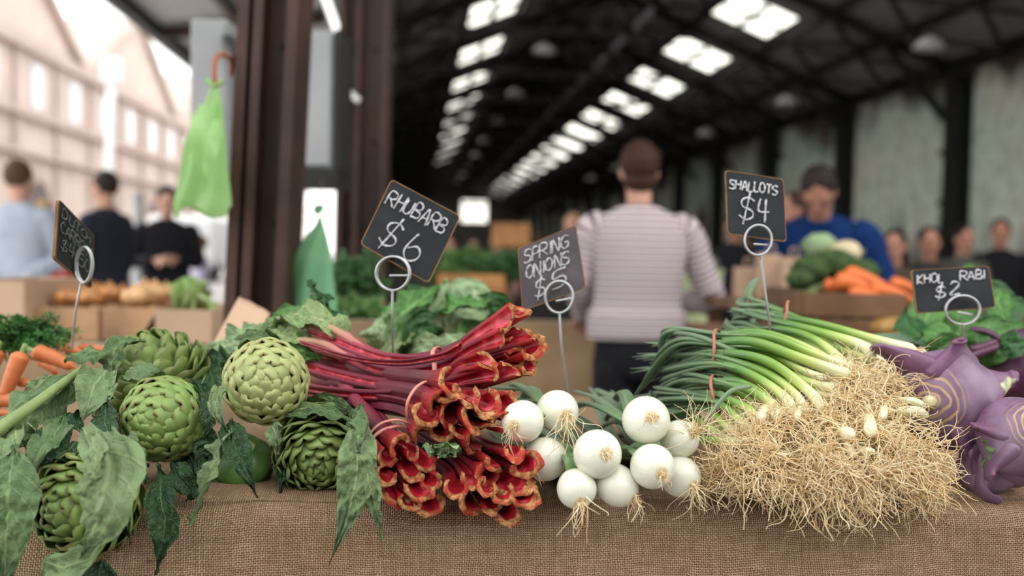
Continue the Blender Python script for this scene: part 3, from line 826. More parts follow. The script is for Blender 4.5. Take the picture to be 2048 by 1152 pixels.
A(2, [(255, 742, 1.13), (285, 738, 1.11), (330, 748, 1.10)], 26, M_alf, (0, .7, .9), fold=-.3, wave=.1, seed=31, base=.7)
A(2, [(240, 742, 1.16), (215, 775, 1.12), (205, 820, 1.10), (190, 868, 1.04)], 32, M_alf2, (-.2, 1, .5), fold=.5, wave=.35, lobes=2, seed=33)
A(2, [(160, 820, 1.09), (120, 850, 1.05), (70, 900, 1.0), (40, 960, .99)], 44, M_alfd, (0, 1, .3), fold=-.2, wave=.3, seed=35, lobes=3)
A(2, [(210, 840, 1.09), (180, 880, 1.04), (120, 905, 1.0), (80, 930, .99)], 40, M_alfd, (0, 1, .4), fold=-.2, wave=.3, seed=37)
A(2, [(130, 830, 1.06), (110, 870, 1.01), (75, 910, .97), (50, 985, .95)], 30, M_alf, (.4, 1, .3), fold=.4, wave=.4, lobes=2, seed=39)
A(2, [(40, 850, 1.06), (30, 880, 1.0), (5, 905, .97), (-20, 960, .97)], 40, M_alf2, (.2, 1, .4), fold=.3, wave=.3, seed=41)
A(0, [(238, 868, 1.03), (255, 900, .99), (275, 930, .985), (298, 962, .99)], 24, M_alf, (.5, 1, .3), fold=.7, wave=.35, seed=43)
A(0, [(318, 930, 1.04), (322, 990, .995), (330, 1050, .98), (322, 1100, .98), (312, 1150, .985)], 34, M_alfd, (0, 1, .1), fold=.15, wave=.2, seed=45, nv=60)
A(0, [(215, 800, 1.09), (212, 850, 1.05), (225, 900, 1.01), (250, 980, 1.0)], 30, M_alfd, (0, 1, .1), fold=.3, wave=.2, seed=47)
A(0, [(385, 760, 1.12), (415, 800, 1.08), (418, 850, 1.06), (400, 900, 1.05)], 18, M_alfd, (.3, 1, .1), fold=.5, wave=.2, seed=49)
A(1, [(452, 852, 1.03), (448, 885, .99), (432, 925, .975), (408, 985, .97), (381, 1052, .975)], 33, M_alf2, (-.2, 1, .2), fold=.35, wave=.35, lobes=2, seed=51, nv=60)
A(1, [(462, 838, 1.03), (466, 880, .985), (486, 935, .97), (515, 996, .975)], 27, M_alfd, (.3, 1, .1), fold=.45, wave=.08, seed=53, nv=50)
A(1, [(446, 775, 1.06), (432, 800, 1.03), (436, 830, 1.01), (455, 860, 1.0)], 15, M_alf2, (0, 1, .1), fold=.4, wave=.3, seed=55, base=.7)
A(1, [(548, 850, 1.04), (552, 875, 1.01), (558, 908, 1.01)], 17, M_alf2, (0, 1, .1), fold=.3, wave=.3, seed=57, base=.7)
A(1, [(480, 700, 1.13), (500, 675, 1.12), (530, 680, 1.11), (555, 700, 1.10)], 16, M_alf, (0, .6, 1), fold=.3, wave=.1, seed=58, base=.7)
A(3, [(722, 838, 1.05), (716, 900, .985), (712, 960, .975), (692, 1040, .97), (657, 1133, .975)], 38, M_alf2, (.1, 1, .2), fold=.2, wave=.10, seed=59, nv=70, base=.4, nu=17)
A(3, [(735, 905, 1.02), (736, 950, .975), (750, 1010, .97), (765, 1080, .975)], 28, M_alf2, (-.2, 1, .1), fold=.3, wave=.25, seed=61, base=.5)
A(3, [(700, 845, 1.07), (722, 830, 1.03), (728, 862, .99), (712, 905, .975)], 24, M_alf, (.1, 1, .5), fold=.4, wave=.2, seed=63, base=.6)
A(3, [(560, 838, 1.09), (620, 815, 1.08), (670, 825, 1.07), (715, 850, 1.06)], 20, M_alf, (0, .6, 1), fold=-.2, wave=.3, seed=65)
A(4, [(440, 900, 1.06), (405, 900, 1.04), (395, 930, 1.03), (400, 975, 1.01)], 24, M_alfd, (0, 1, .2), fold=.4, wave=.3, seed=67)
A(6, [(345, 925, 1.06), (362, 950, 1.03), (385, 985, 1.02), (372, 1003, 1.02)], 24, M_alfd, (0, 1, .4), fold=.3, wave=.3, seed=69)

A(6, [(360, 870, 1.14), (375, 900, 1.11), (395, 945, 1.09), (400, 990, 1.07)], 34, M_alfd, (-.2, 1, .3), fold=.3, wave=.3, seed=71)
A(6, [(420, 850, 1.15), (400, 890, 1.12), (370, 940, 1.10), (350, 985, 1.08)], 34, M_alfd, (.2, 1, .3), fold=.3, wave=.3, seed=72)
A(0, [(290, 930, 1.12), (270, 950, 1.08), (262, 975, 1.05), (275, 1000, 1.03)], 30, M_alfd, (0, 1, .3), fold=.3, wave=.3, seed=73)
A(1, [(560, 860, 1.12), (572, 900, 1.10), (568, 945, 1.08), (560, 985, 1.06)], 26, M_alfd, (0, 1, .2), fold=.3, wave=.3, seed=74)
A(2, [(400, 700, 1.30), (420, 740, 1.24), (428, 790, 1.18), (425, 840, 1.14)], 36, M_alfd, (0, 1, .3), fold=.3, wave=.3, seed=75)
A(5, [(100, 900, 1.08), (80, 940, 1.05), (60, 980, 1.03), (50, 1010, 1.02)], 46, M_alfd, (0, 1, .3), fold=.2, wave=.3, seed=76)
# carrots: (start px,py,d) -> (end), radius px
CAR = [((44, 706), (6, 800), 1.30, 19, 'stout carrot standing tip down among the pile, front of the others'), ((70, 703), (150, 735), 1.33, 18, 'fat carrot lying slanted under the feathery greens'),
       ((80, 722), (116, 748), 1.36, 10, 'thin short carrot tucked under the slanted fat carrot'), ((-6, 700), (-30, 770), 1.34, 19, 'carrot cut off by the left picture edge at the top of the pile'),
       ((118, 692), (165, 706), 1.42, 10, 'slim carrot at the back beside the price stake'), ((158, 698), (215, 702), 1.45, 12, 'carrot furthest back, just above the dark artichoke leaf'),
       ((38, 764), (75, 772), 1.31, 10, 'small carrot with its end showing beneath the leaf tip'), ((60, 800), (-30, 806), 1.27, 17, 'shaded carrot lying level below the upright one'),
       ((55, 832), (-20, 826), 1.22, 11, 'bent carrot lowest at the left edge of the pile')]
for i, (a, b, d, rp, lab) in enumerate(CAR):
    p0, p1 = P(*a, d), P(*b, d - .01); t = thing('carrot', lab, 'carrot', p0)
    r = px2m(rp, d); L = (p1 - p0).length; ln = (p1 - p0).normalized(); up = Vector((0, 0, 1))
    g = MB(); pts = cr([p0, p0.lerp(p1, .5) + up * L * .02, p1], 26)
    g.tube(pts, lambda q: r * (.55 + .45 * sm(0, .08, q)) * (1 - .42 * q) * (1 - .85 * sm(.86, 1, q)) * (1 + .02 * math.sin(q * 60 + i) + .012 * math.sin(q * 131)), 20)
    g.obj('root', M_carrot, t)
    g = MB(); g.tube(cr([p1, p1 + ln * .010, p1 + ln * .022 + Vector((.003, 0, -.003))], 6), lambda q: r * .12 * (1 - .8 * q), 5); g.obj('root_tip', M_carrot, t)
    g = MB(); g.tube(cr([p0 + ln * .002, p0 - ln * .012], 4), lambda q: r * .3, 8); g.obj('stem', M_stemg, t)
# feathery carrot greens
def dill(name, lab, c, rad, n, seed, cat='herbs', nleaf=26, mat=None, ls=.011):
    rn = random.Random(seed); t = thing(name, lab, cat, c)
    st = MB(); lf = MB()
    for k in range(n):
        d = Vector((rn.uniform(-1, 1), rn.uniform(-.8, .5), rn.uniform(.1, 1))).normalized(); e = Vector((d.x * rad[0], d.y * rad[1], d.z * rad[2])) * rn.uniform(.7, 1)
        pts = cr([c + rot_rand(rn) * .008, c + e * .5 + Vector((0, 0, .01)), c + e + rot_rand(rn) * .01], 10)
        st.tube(pts, lambda q: .0012 * (1 - .5 * q), 4, caps=False)
        for q in range(nleaf):
            b = pts[rn.randint(2, 9)] + rot_rand(rn) * .003; dd = (e.normalized() + rot_rand(rn) * .8).normalized(); side = dd.cross(rot_rand(rn)).normalized()
            for w in range(3):
                dd2 = (dd + side * (w - 1) * .7).normalized(); l_ = ls * rn.uniform(.6, 1.2); s2 = dd2.cross(rot_rand(rn)).normalized() * ls * .16
                i0 = lf.vert(b); i1 = lf.vert(b + dd2 * l_ * .5 + s2); i2 = lf.vert(b + dd2 * l_); i3 = lf.vert(b + dd2 * l_ * .5 - s2); lf.face((i0, i1, i2, i3))
    st.obj('stems', mat or M_dill, t); o = lf.obj('leaves', mat or M_dill, t, smooth=False); o['kind'] = 'stuff'; return t
dill('carrot_greens', 'feathery dark green carrot tops above the carrots at the left edge', P(30, 700, 1.42), (.085, .06, .05), 60, 4, nleaf=60, ls=.008)

# rhubarb bunches
def bunch_rhubarb(lab, stalks, bands, leaves=(), seed=0):
    c = stalks[0][0]; t = thing('rhubarb_bunch', lab, 'rhubarb', P(c[0][0], c[0][1], c[0][2]))
    for k, (pp, rp, up) in enumerate(stalks):
        pts = PP(pp); g = MB(); d = pp[0][2]
        kw = dict(tend=.93 if (seed == 1 and k in (0, 1, 4, 5, 10)) else .74, far=.8)
        rhubarb_stalk(g, pts, px2m(rp, d), sc_dir(*up), seed * 31 + k, **kw)
        g.obj('stalk', [M_rhu, M_cut, M_rin], t)
    for (bx_, by_, bd, axis, rx, ry, r) in bands:
        g = MB(); band_loop(g, P(bx_, by_, bd), sc_dir(*axis), rx, ry, r, seed, xh=sc_dir(0, 0, 1)); g.obj('rubber_band', M_band, t)
    return t
rn = random.Random(5)
top = []
ends1 = [((1012, 634), (-.2, 1, .6)), ((1000, 676), (.3, 1, .2)), ((972, 722), (.6, .8, .5)), ((980, 748), (.8, .7, .1)), ((1036, 622), (-.6, .9, .3)), ((1048, 668), (.3, 1, .4)),
         ((1066, 694), (.2, .8, 1)), ((1036, 716), (.6, 1, 0)), ((1056, 728), (.2, .6, 1)), ((1020, 742), (.5, .9, -.2)), ((1024, 696), (-.2, 1, .2)), ((905, 700), (.4, 1, .1))]
mids1 = [(706, 22), (728, 12), (752, 4), (772, -4), (702, 60), (720, 50), (735, 55), (745, 60), (760, 55), (768, 25), (722, 68), (705, 10)]
for k, ((x, y), up) in enumerate(ends1):
    my, back = mids1[k]; dd = 1.09 + back * .0006; db = 1.115 + back * .0009
    fy = {0: 672, 1: 700, 2: 742, 3: 776, 4: 660, 5: 690, 6: 730, 7: 750, 8: 790, 9: 806, 10: 715, 11: 690}[k]
    if k == 3: path = [(x, y, dd), (935, 758, dd + .01), (865, 778, db), (760, 792, db + .03), (640, 782, db + .07), (560, 765, db + .10)]
    elif k == 9: path = [(x, y, dd), (940, 772, dd + .01), (865, 790, db), (760, 815, db + .02), (660, 816, db + .05), (590, 800, db + .09)]
    elif k == 11: path = [(x + 15, y - 6, 1.085), (885, 712, 1.10), (800, 726, 1.13), (700, 716, 1.17), (600, 685, 1.22)]
    else: path = [(x, y, dd), (x - 55, y * .5 + my * .5 - 4, dd + .012), (878, my + 8, db), (770, my + 16 if k != 0 else 716, db + .04), (670, fy + (6 if k else 8), db + .09), (600, fy - 16, db + .14)]
    top.append((path, 15.5 if k != 11 else 8, up))
R1 = bunch_rhubarb('long rhubarb bunch across the top, stalks in full view, ends pointing right', top, [(884, 744, 1.145, (1, .15, .25), .029, .040, .0013)], seed=1)

def cluster(lab, ends, band, back, rp=17, seed=2, flare=1.5, bandkw=None, d0=1.0):
    st = []
    rn = random.Random(seed)
    for k, (x, y, upx, upz) in enumerate(ends):
        dd = d0 + rn.uniform(-.008, .012)
        bx_ = band[0] + (x - band[4]) * .62; by_ = band[1] + (y - band[5]) * .62
        path = [(x, y, dd), (x * .68 + bx_ * .32, y * .68 + by_ * .32, dd + (band[2] - dd) * .4), (bx_, by_, band[2]), (back[0] + (x - band[4]) * .7, back[1] + (y - band[5]) * .6, back[2])]
        st.append((path, rp * rn.uniform(.85, 1.12), (upx, .5, upz)))
    return bunch_rhubarb(lab, st, bandkw or [], seed=seed)
E2 = [(887, 778, -.3, .6), (908, 764, .8, .2), (938, 790, .2, .3), (856, 828, .3, .7), (878, 806, .9, -.2), (902, 826, .8, .5), (884, 860, .1, .9), (922, 856, .5, .6), (947, 832, .9, .1), (975, 806, -.4, .9), (1010, 808, -.6, .5), (982, 866, .1, -1), (846, 868, .4, -.8), (950, 884, .7, .2), (1005, 846, .2, -.6)]
E2 = [(x, y, u, w) for x, y, u, w in E2]
cluster('rhubarb bunch in the middle, cut ends facing out above the two lower bunches', E2, (850, 795, 1.11, 0, 925, 828), (660, 770, 1.32), 20, 3, d0=1.02, bandkw=[(858, 812, 1.085, (.7, .7, -.15), .028, .031, .0012)])
E3 = [(800, 892, .4, -.3), (822, 938, .3, .8), (852, 925, -.2, .8), (772, 950, .6, .4), (838, 978, .1, .9), (862, 962, -.5, .6), (858, 1010, .1, .9), (820, 1004, .3, .6), (793, 978, .5, .6), (778, 910, .5, .2), (826, 905, .1, 1)]
cluster('lower left rhubarb bunch with two bands, beside the hanging artichoke leaves', E3, (775, 895, 1.05, 0, 822, 950), (700, 800, 1.22), 18, 7, d0=1.0, bandkw=[(772, 895, 1.05, (.6, .6, -.6), .030, .030, .0010), (782, 890, 1.045, (.45, .8, -.3), .029, .029, .0010)])
E4 = [(992, 920, .5, .4), (978, 948, .5, .6), (1030, 900, .1, .9), (1054, 930, -.3, .4), (1022, 962, -.2, 1), (975, 975, .4, .8), (1050, 990, -.5, .6), (985, 1004, 0, .9), (1014, 1022, -.1, .9), (946, 1004, .6, .4), (912, 975, .3, .9), (945, 955, .2, .4), (1005, 985, 0, .8)]
cluster('lower right rhubarb bunch spreading over the cloth edge beside the white onions', E4, (935, 915, 1.08, 0, 995, 960), (830, 850, 1.28), 19.5, 11, d0=1.0)
t = thing('leaf_sprout', 'tiny yellow-green crumpled leaf bud between the rhubarb bunches', 'leaf', P(885, 902, 1.0))
for k in range(9):
    a, b = rn.uniform(-1, 1), rn.uniform(-1, 1)
    g = MB(); leaf(g, PP([(872 + a * 8, 902 + b * 4, 1.0), (885 + a * 26, 897 + b * 8, .99), (890 + a * 36, 902 + b * 14, .995)]), .007, sc_dir(a, 1, b), fold=.5, wave=.6, seed=k, nu=7, nv=16, wrinkle=.004, base=.5)
    g.obj('leaf', M_rlf if k % 2 else M_alf, t)

# leaves of the long bunch
def rleaf(parent, pts, w, mat, hint, **kw):
    g = MB(); leaf(g, PP(pts), px2m(w, pts[0][2]), sc_dir(*hint), **kw); return g.obj('leaf', mat, parent)
for k, (pts, w, mat, hint, kw) in enumerate([
    ([(700, 690, 1.24), (650, 645, 1.24), (580, 635, 1.28), (520, 660, 1.30)], 34, M_rlf, (0, .7, 1), dict(fold=.3, wave=.35)),
    ([(680, 700, 1.26), (610, 670, 1.26), (540, 665, 1.29), (470, 680, 1.32)], 36, M_rlf, (0, .7, 1), dict(fold=.4, wave=.4)),
    ([(640, 660, 1.34), (600, 632, 1.36), (560, 635, 1.38), (520, 655, 1.38)], 30, M_glf, (0, .8, .8), dict(fold=.4, wave=.4)),
    ([(560, 705, 1.33), (510, 680, 1.35), (470, 685, 1.38), (430, 700, 1.4)], 34, M_glf2, (0, .8, .8), dict(fold=.3, wave=.4)),
    ([(520, 700, 1.30), (470, 690, 1.32), (430, 700, 1.34), (405, 720, 1.35)], 36, M_glf2, (0, .9, .6), dict(fold=.3, wave=.4)),
    ([(640, 720, 1.25), (590, 700, 1.25), (540, 690, 1.27), (500, 700, 1.28)], 26, M_glf, (0, .9, .7), dict(fold=.3, wave=.5)),
    ([(470, 740, 1.25), (430, 720, 1.28), (405, 735, 1.29), (398, 765, 1.28)], 28, M_dlf, (0, 1, .4), dict(fold=.3, wave=.4)),
    ([(440, 780, 1.22), (425, 755, 1.25), (400, 770, 1.26), (390, 800, 1.24)], 24, M_alfd, (0, 1, .4), dict(fold=.3, wave=.4)),
    ([(640, 690, 1.30), (655, 640, 1.34), (630, 600, 1.36), (618, 560, 1.36)], 26, M_dlf, (.6, .8, .1), dict(fold=.8, wave=.5)),
    ([(650, 680, 1.32), (640, 640, 1.35), (648, 610, 1.36), (662, 590, 1.37)], 24, M_dlf, (-.6, .8, .1), dict(fold=.8, wave=.5)),
    ([(600, 820, 1.14), (640, 800, 1.12), (690, 815, 1.10), (725, 835, 1.08)], 14, M_alf, (0, .8, .8), dict(fold=.3, wave=.5)),
]):
    rleaf(R1, pts, w, mat, hint, seed=80 + k, base=.4, nu=19, nv=60, wrinkle=.018, **kw)
for k, pts in enumerate([[(735, 708, 1.21), (690, 672, 1.22), (640, 650, 1.25), (585, 652, 1.28)], [(720, 712, 1.22), (690, 665, 1.25), (650, 632, 1.29), (600, 622, 1.33)], [(690, 715, 1.20), (650, 690, 1.22), (600, 680, 1.25), (540, 688, 1.28)]]):
    g = MB(); g.tube(cr(PP(pts), 24), lambda q: .0062 * (1 - .6 * q), 10, rnd=k)
    for q in range(len(g.p)): g.p[q] = (g.p[q][0], .80 + .2 * g.p[q][1], g.p[q][2])
    g.obj('leaf_rib', M_rhu, R1)

# leafy greens behind the rhubarb sign
G1 = thing('leafy_vegetable', 'leafy green vegetable with big crumpled leaves behind the long rhubarb bunch', 'vegetable', P(850, 700, 1.6))
for k, (pts, w, mat, hint, kw) in enumerate([
    ([(800, 700, 1.62), (830, 640, 1.58), (885, 610, 1.56), (940, 600, 1.6)], 62, M_dlf, (-.2, .7, .9), {}),
    ([(760, 700, 1.60), (790, 645, 1.55), (840, 600, 1.56), (900, 560, 1.62)], 46, M_glf, (-.5, .8, .5), {}),
    ([(900, 700, 1.60), (890, 640, 1.55), (900, 590, 1.57), (890, 558, 1.62)], 50, M_glf2, (.3, .9, .3), {}),
    ([(870, 690, 1.62), (920, 620, 1.58), (955, 590, 1.6), (985, 640, 1.6)], 50, M_glf2, (.3, .9, .4), {}),
    ([(860, 650, 1.56), (900, 615, 1.53), (950, 610, 1.53), (985, 600, 1.56)], 34, M_glf, (0, .6, 1), {}),
    ([(780, 720, 1.56), (760, 680, 1.52), (755, 650, 1.52), (780, 625, 1.55)], 34, M_glf2, (-.4, .9, .2), {}),
    ([(860, 720, 1.52), (840, 680, 1.48), (850, 640, 1.48), (870, 625, 1.5)], 48, M_dlf, (0, 1, .3), {}),
    ([(930, 710, 1.52), (930, 680, 1.48), (950, 650, 1.48), (985, 650, 1.5)], 44, M_glf, (.2, 1, .4), {}),
    ([(800, 730, 1.50), (830, 700, 1.46), (870, 690, 1.45), (930, 695, 1.46)], 26, M_glf2, (0, .9, .6), {}),
    ([(850, 730, 1.46), (880, 700, 1.43), (930, 680, 1.43), (960, 665, 1.45)], 22, M_glf2, (0, .9, .6), {}),
    ([(750, 720, 1.50), (780, 700, 1.46), (810, 680, 1.46), (830, 665, 1.46)], 26, M_rlf, (0, .9, .6), {}),
    ([(940, 640, 1.62), (980, 610, 1.6), (1010, 615, 1.6), (1030, 640, 1.6)], 26, M_dlf, (.2, .9, .4), {}),
]):
    g = MB(); leaf(g, PP(pts), px2m(w, 1.55), sc_dir(*hint), fold=.28, wave=.24, seed=120 + k, base=.35, nu=21, nv=54, wrinkle=.013); g.obj('leaf', mat, G1)

# ---- white spring onions
ON = [(1045, 843, 43, (-.42, .88, -.10), 1.03, 1.0, 14, .02), (1115, 822, 42, (.36, .9, -.12), 1.06, 1.06, 22, .05), (1090, 918, 44, (-.62, .78, .02), 1.04, 1.0, 6, .02),
      (1195, 908, 49, (.30, .94, .16), 1.00, 1.0, 5, .01), (1153, 978, 40, (.18, .80, -.55), .995, .98, 16, .03), (1232, 970, 41, (.72, .55, -.48), 1.01, 1.22, 14, .02),
      (1292, 840, 48, (.12, .95, .26), 1.03, 1.0, 5, .008), (1305, 933, 45, (.28, .92, -.18), 1.00, 1.0, 6, .008), (1360, 878, 38, (.55, .72, .38), 1.05, 1.05, 34, .045), (1360, 953, 41, (.50, .78, -.30), 1.04, 1.05, 22, .035)]
ONL = ['white onion touching the rhubarb ends, wiry root tuft on its left side', 'white onion highest at the back left with long roots trailing down', 'white onion below the rhubarb-side one, shaded on its left half',
       'plump white onion in the centre front, root disc facing out', 'small white onion lowest on the cloth edge with straggly roots', 'elongated white onion lying on its side on the cloth edge',
       'white onion on top of the right group with clean tan root disc', 'white onion under the top right one, root disc facing out', 'small white onion half behind with a wild tuft of roots on top', 'white onion lowest right with roots touching the shallot roots']
def tfloor(q):
    v = q - eL; t_ = v.dot(TY); return ZT + .001 if t_ > .004 else -9
for k, (x, y, rp, ax, d, el, nr, rl) in enumerate(ON):
    c = P(x, y, d); R = px2m(rp, d); axis = sc_dir(*ax); rot = align(axis)
    t = thing('white_onion', ONL[k], 'onion', c, None)
    g = MB(); prof = []
    for j in range(30):
        th = math.pi * j / 29
        rr = math.sin(th) ** .93 if 0 < th < math.pi else 0; zz = math.cos(th) * .96 * el
        zz += .0 if th < 1.6 else -.30 * ((th - 1.6) / 1.54) ** 2.4
        if th > 2.3: rr = max(rr, .26 + .2 * (math.pi - th) / .84) if th < math.pi - .02 else .2
        if th < .22: zz -= .035 * (1 - th / .22)
        prof.append((rr * R, zz * R))
    g.grid(36, 30, lambda i, j: (c + rot @ Vector((prof[j][0] * math.cos(math.tau * i / 36) * (1 + .02 * nz((math.cos(math.tau * i / 36) * 1.4, k, j * .1))), prof[j][0] * math.sin(math.tau * i / 36), prof[j][1])), (math.cos(math.tau * i / 36) * 3, j / 29, k * 2.3 + math.sin(math.tau * i / 36) * 3)), cu=True, flip=True)
    g.obj('bulb', M_onion, t)
    g = MB(); b = c + axis * R * .93 * el
    roots(g, b, axis, 42, (.003, .008), 1.3, .0005, .0, seed=k + 300, steps=5, brad=.0045)
    roots(g, b, axis + Vector((0, 0, -.5 if k != 8 else .5)), nr, (rl * .5 + .006, rl + .014), 1.0, .0005, .55 if k != 8 else -.1, seed=k + 400, floor=tfloor, brad=.005, curl=.4)
    g.obj('roots', M_root, t)
    nk = c - axis * R * 1.12
    for q in range(4):
        rq = random.Random(k * 7 + q)
        x2 = x - 55 + rq.uniform(-70, 50); e1 = P(x2, y - 32 + rq.uniform(-25, 10), 1.22 + rq.uniform(0, .08)); e2 = P(x2 - rq.uniform(10, 120), 815 + rq.uniform(-40, 60), 1.36 + rq.uniform(0, .15))
        g = MB(); g.tube(cr([c - axis * R * .9, nk - axis * .02, e1, e2], 26), lambda s_: .0105 * (1 - .6 * s_) * (.7 + .3 * sm(0, .3, s_)), 10, flat=.38, rnd=rq.random() * 9)
        g.obj('leaf', M_shl, t)
    
# ---- shallot bunches
def ttop(q): return ZT + .002
def sbunch(lab, c, n): return thing('shallot_bunch', lab, 'shallots', P(*c))
def rk(**k):
    b = dict(ln=(.030, .066), spread=1.15, r=.00070, grav=.24, curl=1.0, floor=tfloor, brad=.005); b.update(k); return b
SB1 = sbunch('shallot bunch furthest back around the foot of the shallots sign, root tips pointing right', (1600, 670, 1.25), 12)
for k, (e, m1, m2, m3, r) in enumerate([
    ((1830, 701, 1.20), (1740, 676, 1.22), (1640, 648, 1.25), (1550, 632, 1.29), 6.2), ((1746, 716, 1.18), (1722, 690, 1.19), (1640, 664, 1.22), (1545, 640, 1.27), 6.4),
    ((1700, 742, 1.17), (1660, 700, 1.19), (1610, 670, 1.22), (1545, 655, 1.26), 5.6), ((1795, 748, 1.20), (1720, 715, 1.21), (1640, 690, 1.23), (1550, 668, 1.27), 6),
    ((1770, 730, 1.24), (1700, 690, 1.25), (1620, 650, 1.28), (1540, 625, 1.31), 5.5), ((1740, 735, 1.22), (1680, 706, 1.23), (1600, 680, 1.25), (1530, 660, 1.28), 6),
    ((1700, 720, 1.26), (1650, 680, 1.27), (1590, 650, 1.30), (1530, 632, 1.33), 5.5), ((1690, 735, 1.22), (1640, 700, 1.22), (1580, 672, 1.25), (1520, 665, 1.28), 5.5),
    ((1720, 700, 1.28), (1650, 665, 1.29), (1600, 640, 1.31), (1535, 612, 1.34), 5.5), ((1660, 735, 1.2), (1620, 700, 1.22), (1570, 680, 1.25), (1510, 672, 1.28), 5.5)]):
    rq = random.Random(k + 50); tip = (1455 + rq.uniform(-25, 60), 600 + rq.uniform(-20, 55), 1.48)
    if k == 8: tip = (1505, 565, 1.50)
    shallot(PP([e, m1, m2, m3, (m3[0] - 50, m3[1] - 12 + rq.uniform(-8, 8), 1.36), tip]), px2m(r + 3.6, 1.22), 500 + k, SB1, leaves=3, split=.50, spread=.035, stem_t=(0, .68), n_roots=18 if k < 2 else 26,
            rootdir=None if k else sc_dir(1, .2, .1), rootkw=rk(ln=(.018, .04) if k < 2 else (.02, .045), grav=.3 if k < 2 else .5, curl=.4))
g = MB(); band_loop(g, P(1562, 652, 1.285), sc_dir(1, .3, -.3), .034, .034, .0009, 1, xh=sc_dir(0, 0, 1)); g.obj('rubber_band', M_band2, SB1)
SB2 = sbunch('large middle shallot bunch on top with arching stalks and dark leaves', (1550, 720, 1.15), 12)
for k, (e, m1, m2, m3, r) in enumerate([
    ((1700, 752, 1.12), (1600, 716, 1.12), (1510, 684, 1.14), (1430, 682, 1.17), 7.4), ((1690, 775, 1.12), (1640, 772, 1.12), (1560, 742, 1.13), (1440, 694, 1.16), 6.4),
    ((1685, 800, 1.12), (1640, 790, 1.12), (1570, 762, 1.13), (1450, 710, 1.16), 6.6), ((1650, 824, 1.09), (1612, 778, 1.10), (1530, 720, 1.12), (1430, 705, 1.16), 6.8),
    ((1610, 832, 1.09), (1590, 790, 1.10), (1530, 745, 1.12), (1440, 718, 1.15), 6.6), ((1582, 834, 1.08), (1570, 796, 1.09), (1500, 748, 1.12), (1430, 728, 1.15), 6.8),
    ((1710, 740, 1.16), (1620, 705, 1.16), (1530, 672, 1.17), (1440, 672, 1.20), 6), ((1700, 760, 1.15), (1630, 730, 1.16), (1540, 698, 1.16), (1440, 690, 1.19), 6),
    ((1660, 765, 1.15), (1600, 740, 1.16), (1530, 705, 1.17), (1440, 700, 1.19), 6), ((1640, 800, 1.13), (1600, 765, 1.14), (1540, 735, 1.15), (1450, 720, 1.18), 6),
    ((1560, 838, 1.10), (1540, 805, 1.11), (1500, 770, 1.13), (1440, 745, 1.16), 6), ((1680, 735, 1.18), (1600, 690, 1.19), (1520, 665, 1.2), (1440, 668, 1.22), 6)]):
    rq = random.Random(k + 90)
    t1 = (m3[0] - 80, m3[1] + rq.uniform(-14, 18), 1.22 + rq.uniform(0, .05)); tip = (1215 + rq.uniform(0, 90), 735 + rq.uniform(-55, 70), 1.30 + rq.uniform(0, .08))
    if k in (6, 11): tip = (1330, 700 + k * 3, 1.32); t1 = (1340, 668, 1.27)
    shallot(PP([e, m1, m2, m3, t1, tip]), px2m(r + 3.8, 1.12), 540 + k, SB2, leaves=3, split=.48, spread=.04, stem_t=(0, .64), n_roots=56, rootdir=sc_dir(.4, .9, -.25), rootkw=rk())
g = MB(); band_loop(g, P(1433, 702, 1.185), sc_dir(1, .3, .0), .026, .034, .0009, 2, xh=sc_dir(0, 0, 1)); g.obj('rubber_band', M_band2, SB2)
SB3 = sbunch('lower shallot bunch in front with its own brown band, under the large bunch', (1500, 800, 1.12), 12)
for k, (e, m1, m2, m3, r) in enumerate([
    ((1545, 842, 1.07), (1548, 815, 1.08), (1500, 780, 1.10), (1430, 768, 1.13), 6.6), ((1520, 852, 1.06), (1500, 822, 1.08), (1460, 800, 1.10), (1425, 785, 1.13), 6.4),
    ((1505, 868, 1.06), (1480, 842, 1.08), (1450, 815, 1.10), (1420, 800, 1.13), 6.4), ((1570, 840, 1.09), (1540, 800, 1.10), (1490, 768, 1.12), (1430, 756, 1.15), 6.4),
    ((1500, 886, 1.05), (1460, 884, 1.06), (1420, 882, 1.09), (1380, 875, 1.14), 6.6), ((1480, 870, 1.08), (1450, 850, 1.1), (1430, 830, 1.12), (1400, 812, 1.16), 6),
    ((1530, 838, 1.10), (1500, 800, 1.12), (1460, 778, 1.13), (1420, 770, 1.16), 6), ((1470, 890, 1.09), (1440, 868, 1.11), (1410, 850, 1.13), (1380, 830, 1.18), 6),
    ((1500, 850, 1.11), (1470, 815, 1.13), (1440, 795, 1.15), (1400, 790, 1.18), 6), ((1560, 850, 1.12), (1500, 830, 1.13), (1450, 810, 1.15), (1400, 800, 1.18), 6)]):
    rq = random.Random(k + 130)
    t1 = (m3[0] - 80, m3[1] + rq.uniform(-8, 14), 1.22 + rq.uniform(0, .04)); tip = (1200 + rq.uniform(0, 100), 790 + rq.uniform(-25, 50), 1.30 + rq.uniform(0, .1))
    shallot(PP([e, m1, m2, m3, t1, tip]), px2m(r + 3.4, 1.1), 580 + k, SB3, leaves=3, split=.46, spread=.035, stem_t=(0, .66), n_roots=56, rootdir=sc_dir(.1, 1, -.35), rootkw=rk())
g = MB(); band_loop(g, P(1432, 792, 1.14), sc_dir(1, .3, .15), .024, .028, .0009, 3, xh=sc_dir(0, 0, 1)); g.obj('rubber_band', M_band2, SB3)
g = MB(); g.tube(cr(PP([(1500, 772, 1.06), (1462, 782, 1.045), (1425, 822, 1.04), (1402, 858, 1.05)]), 20), lambda q: .0030 * (1 - .3 * q), 8, rnd=2); g.obj('leaf', M_shl, SB3)
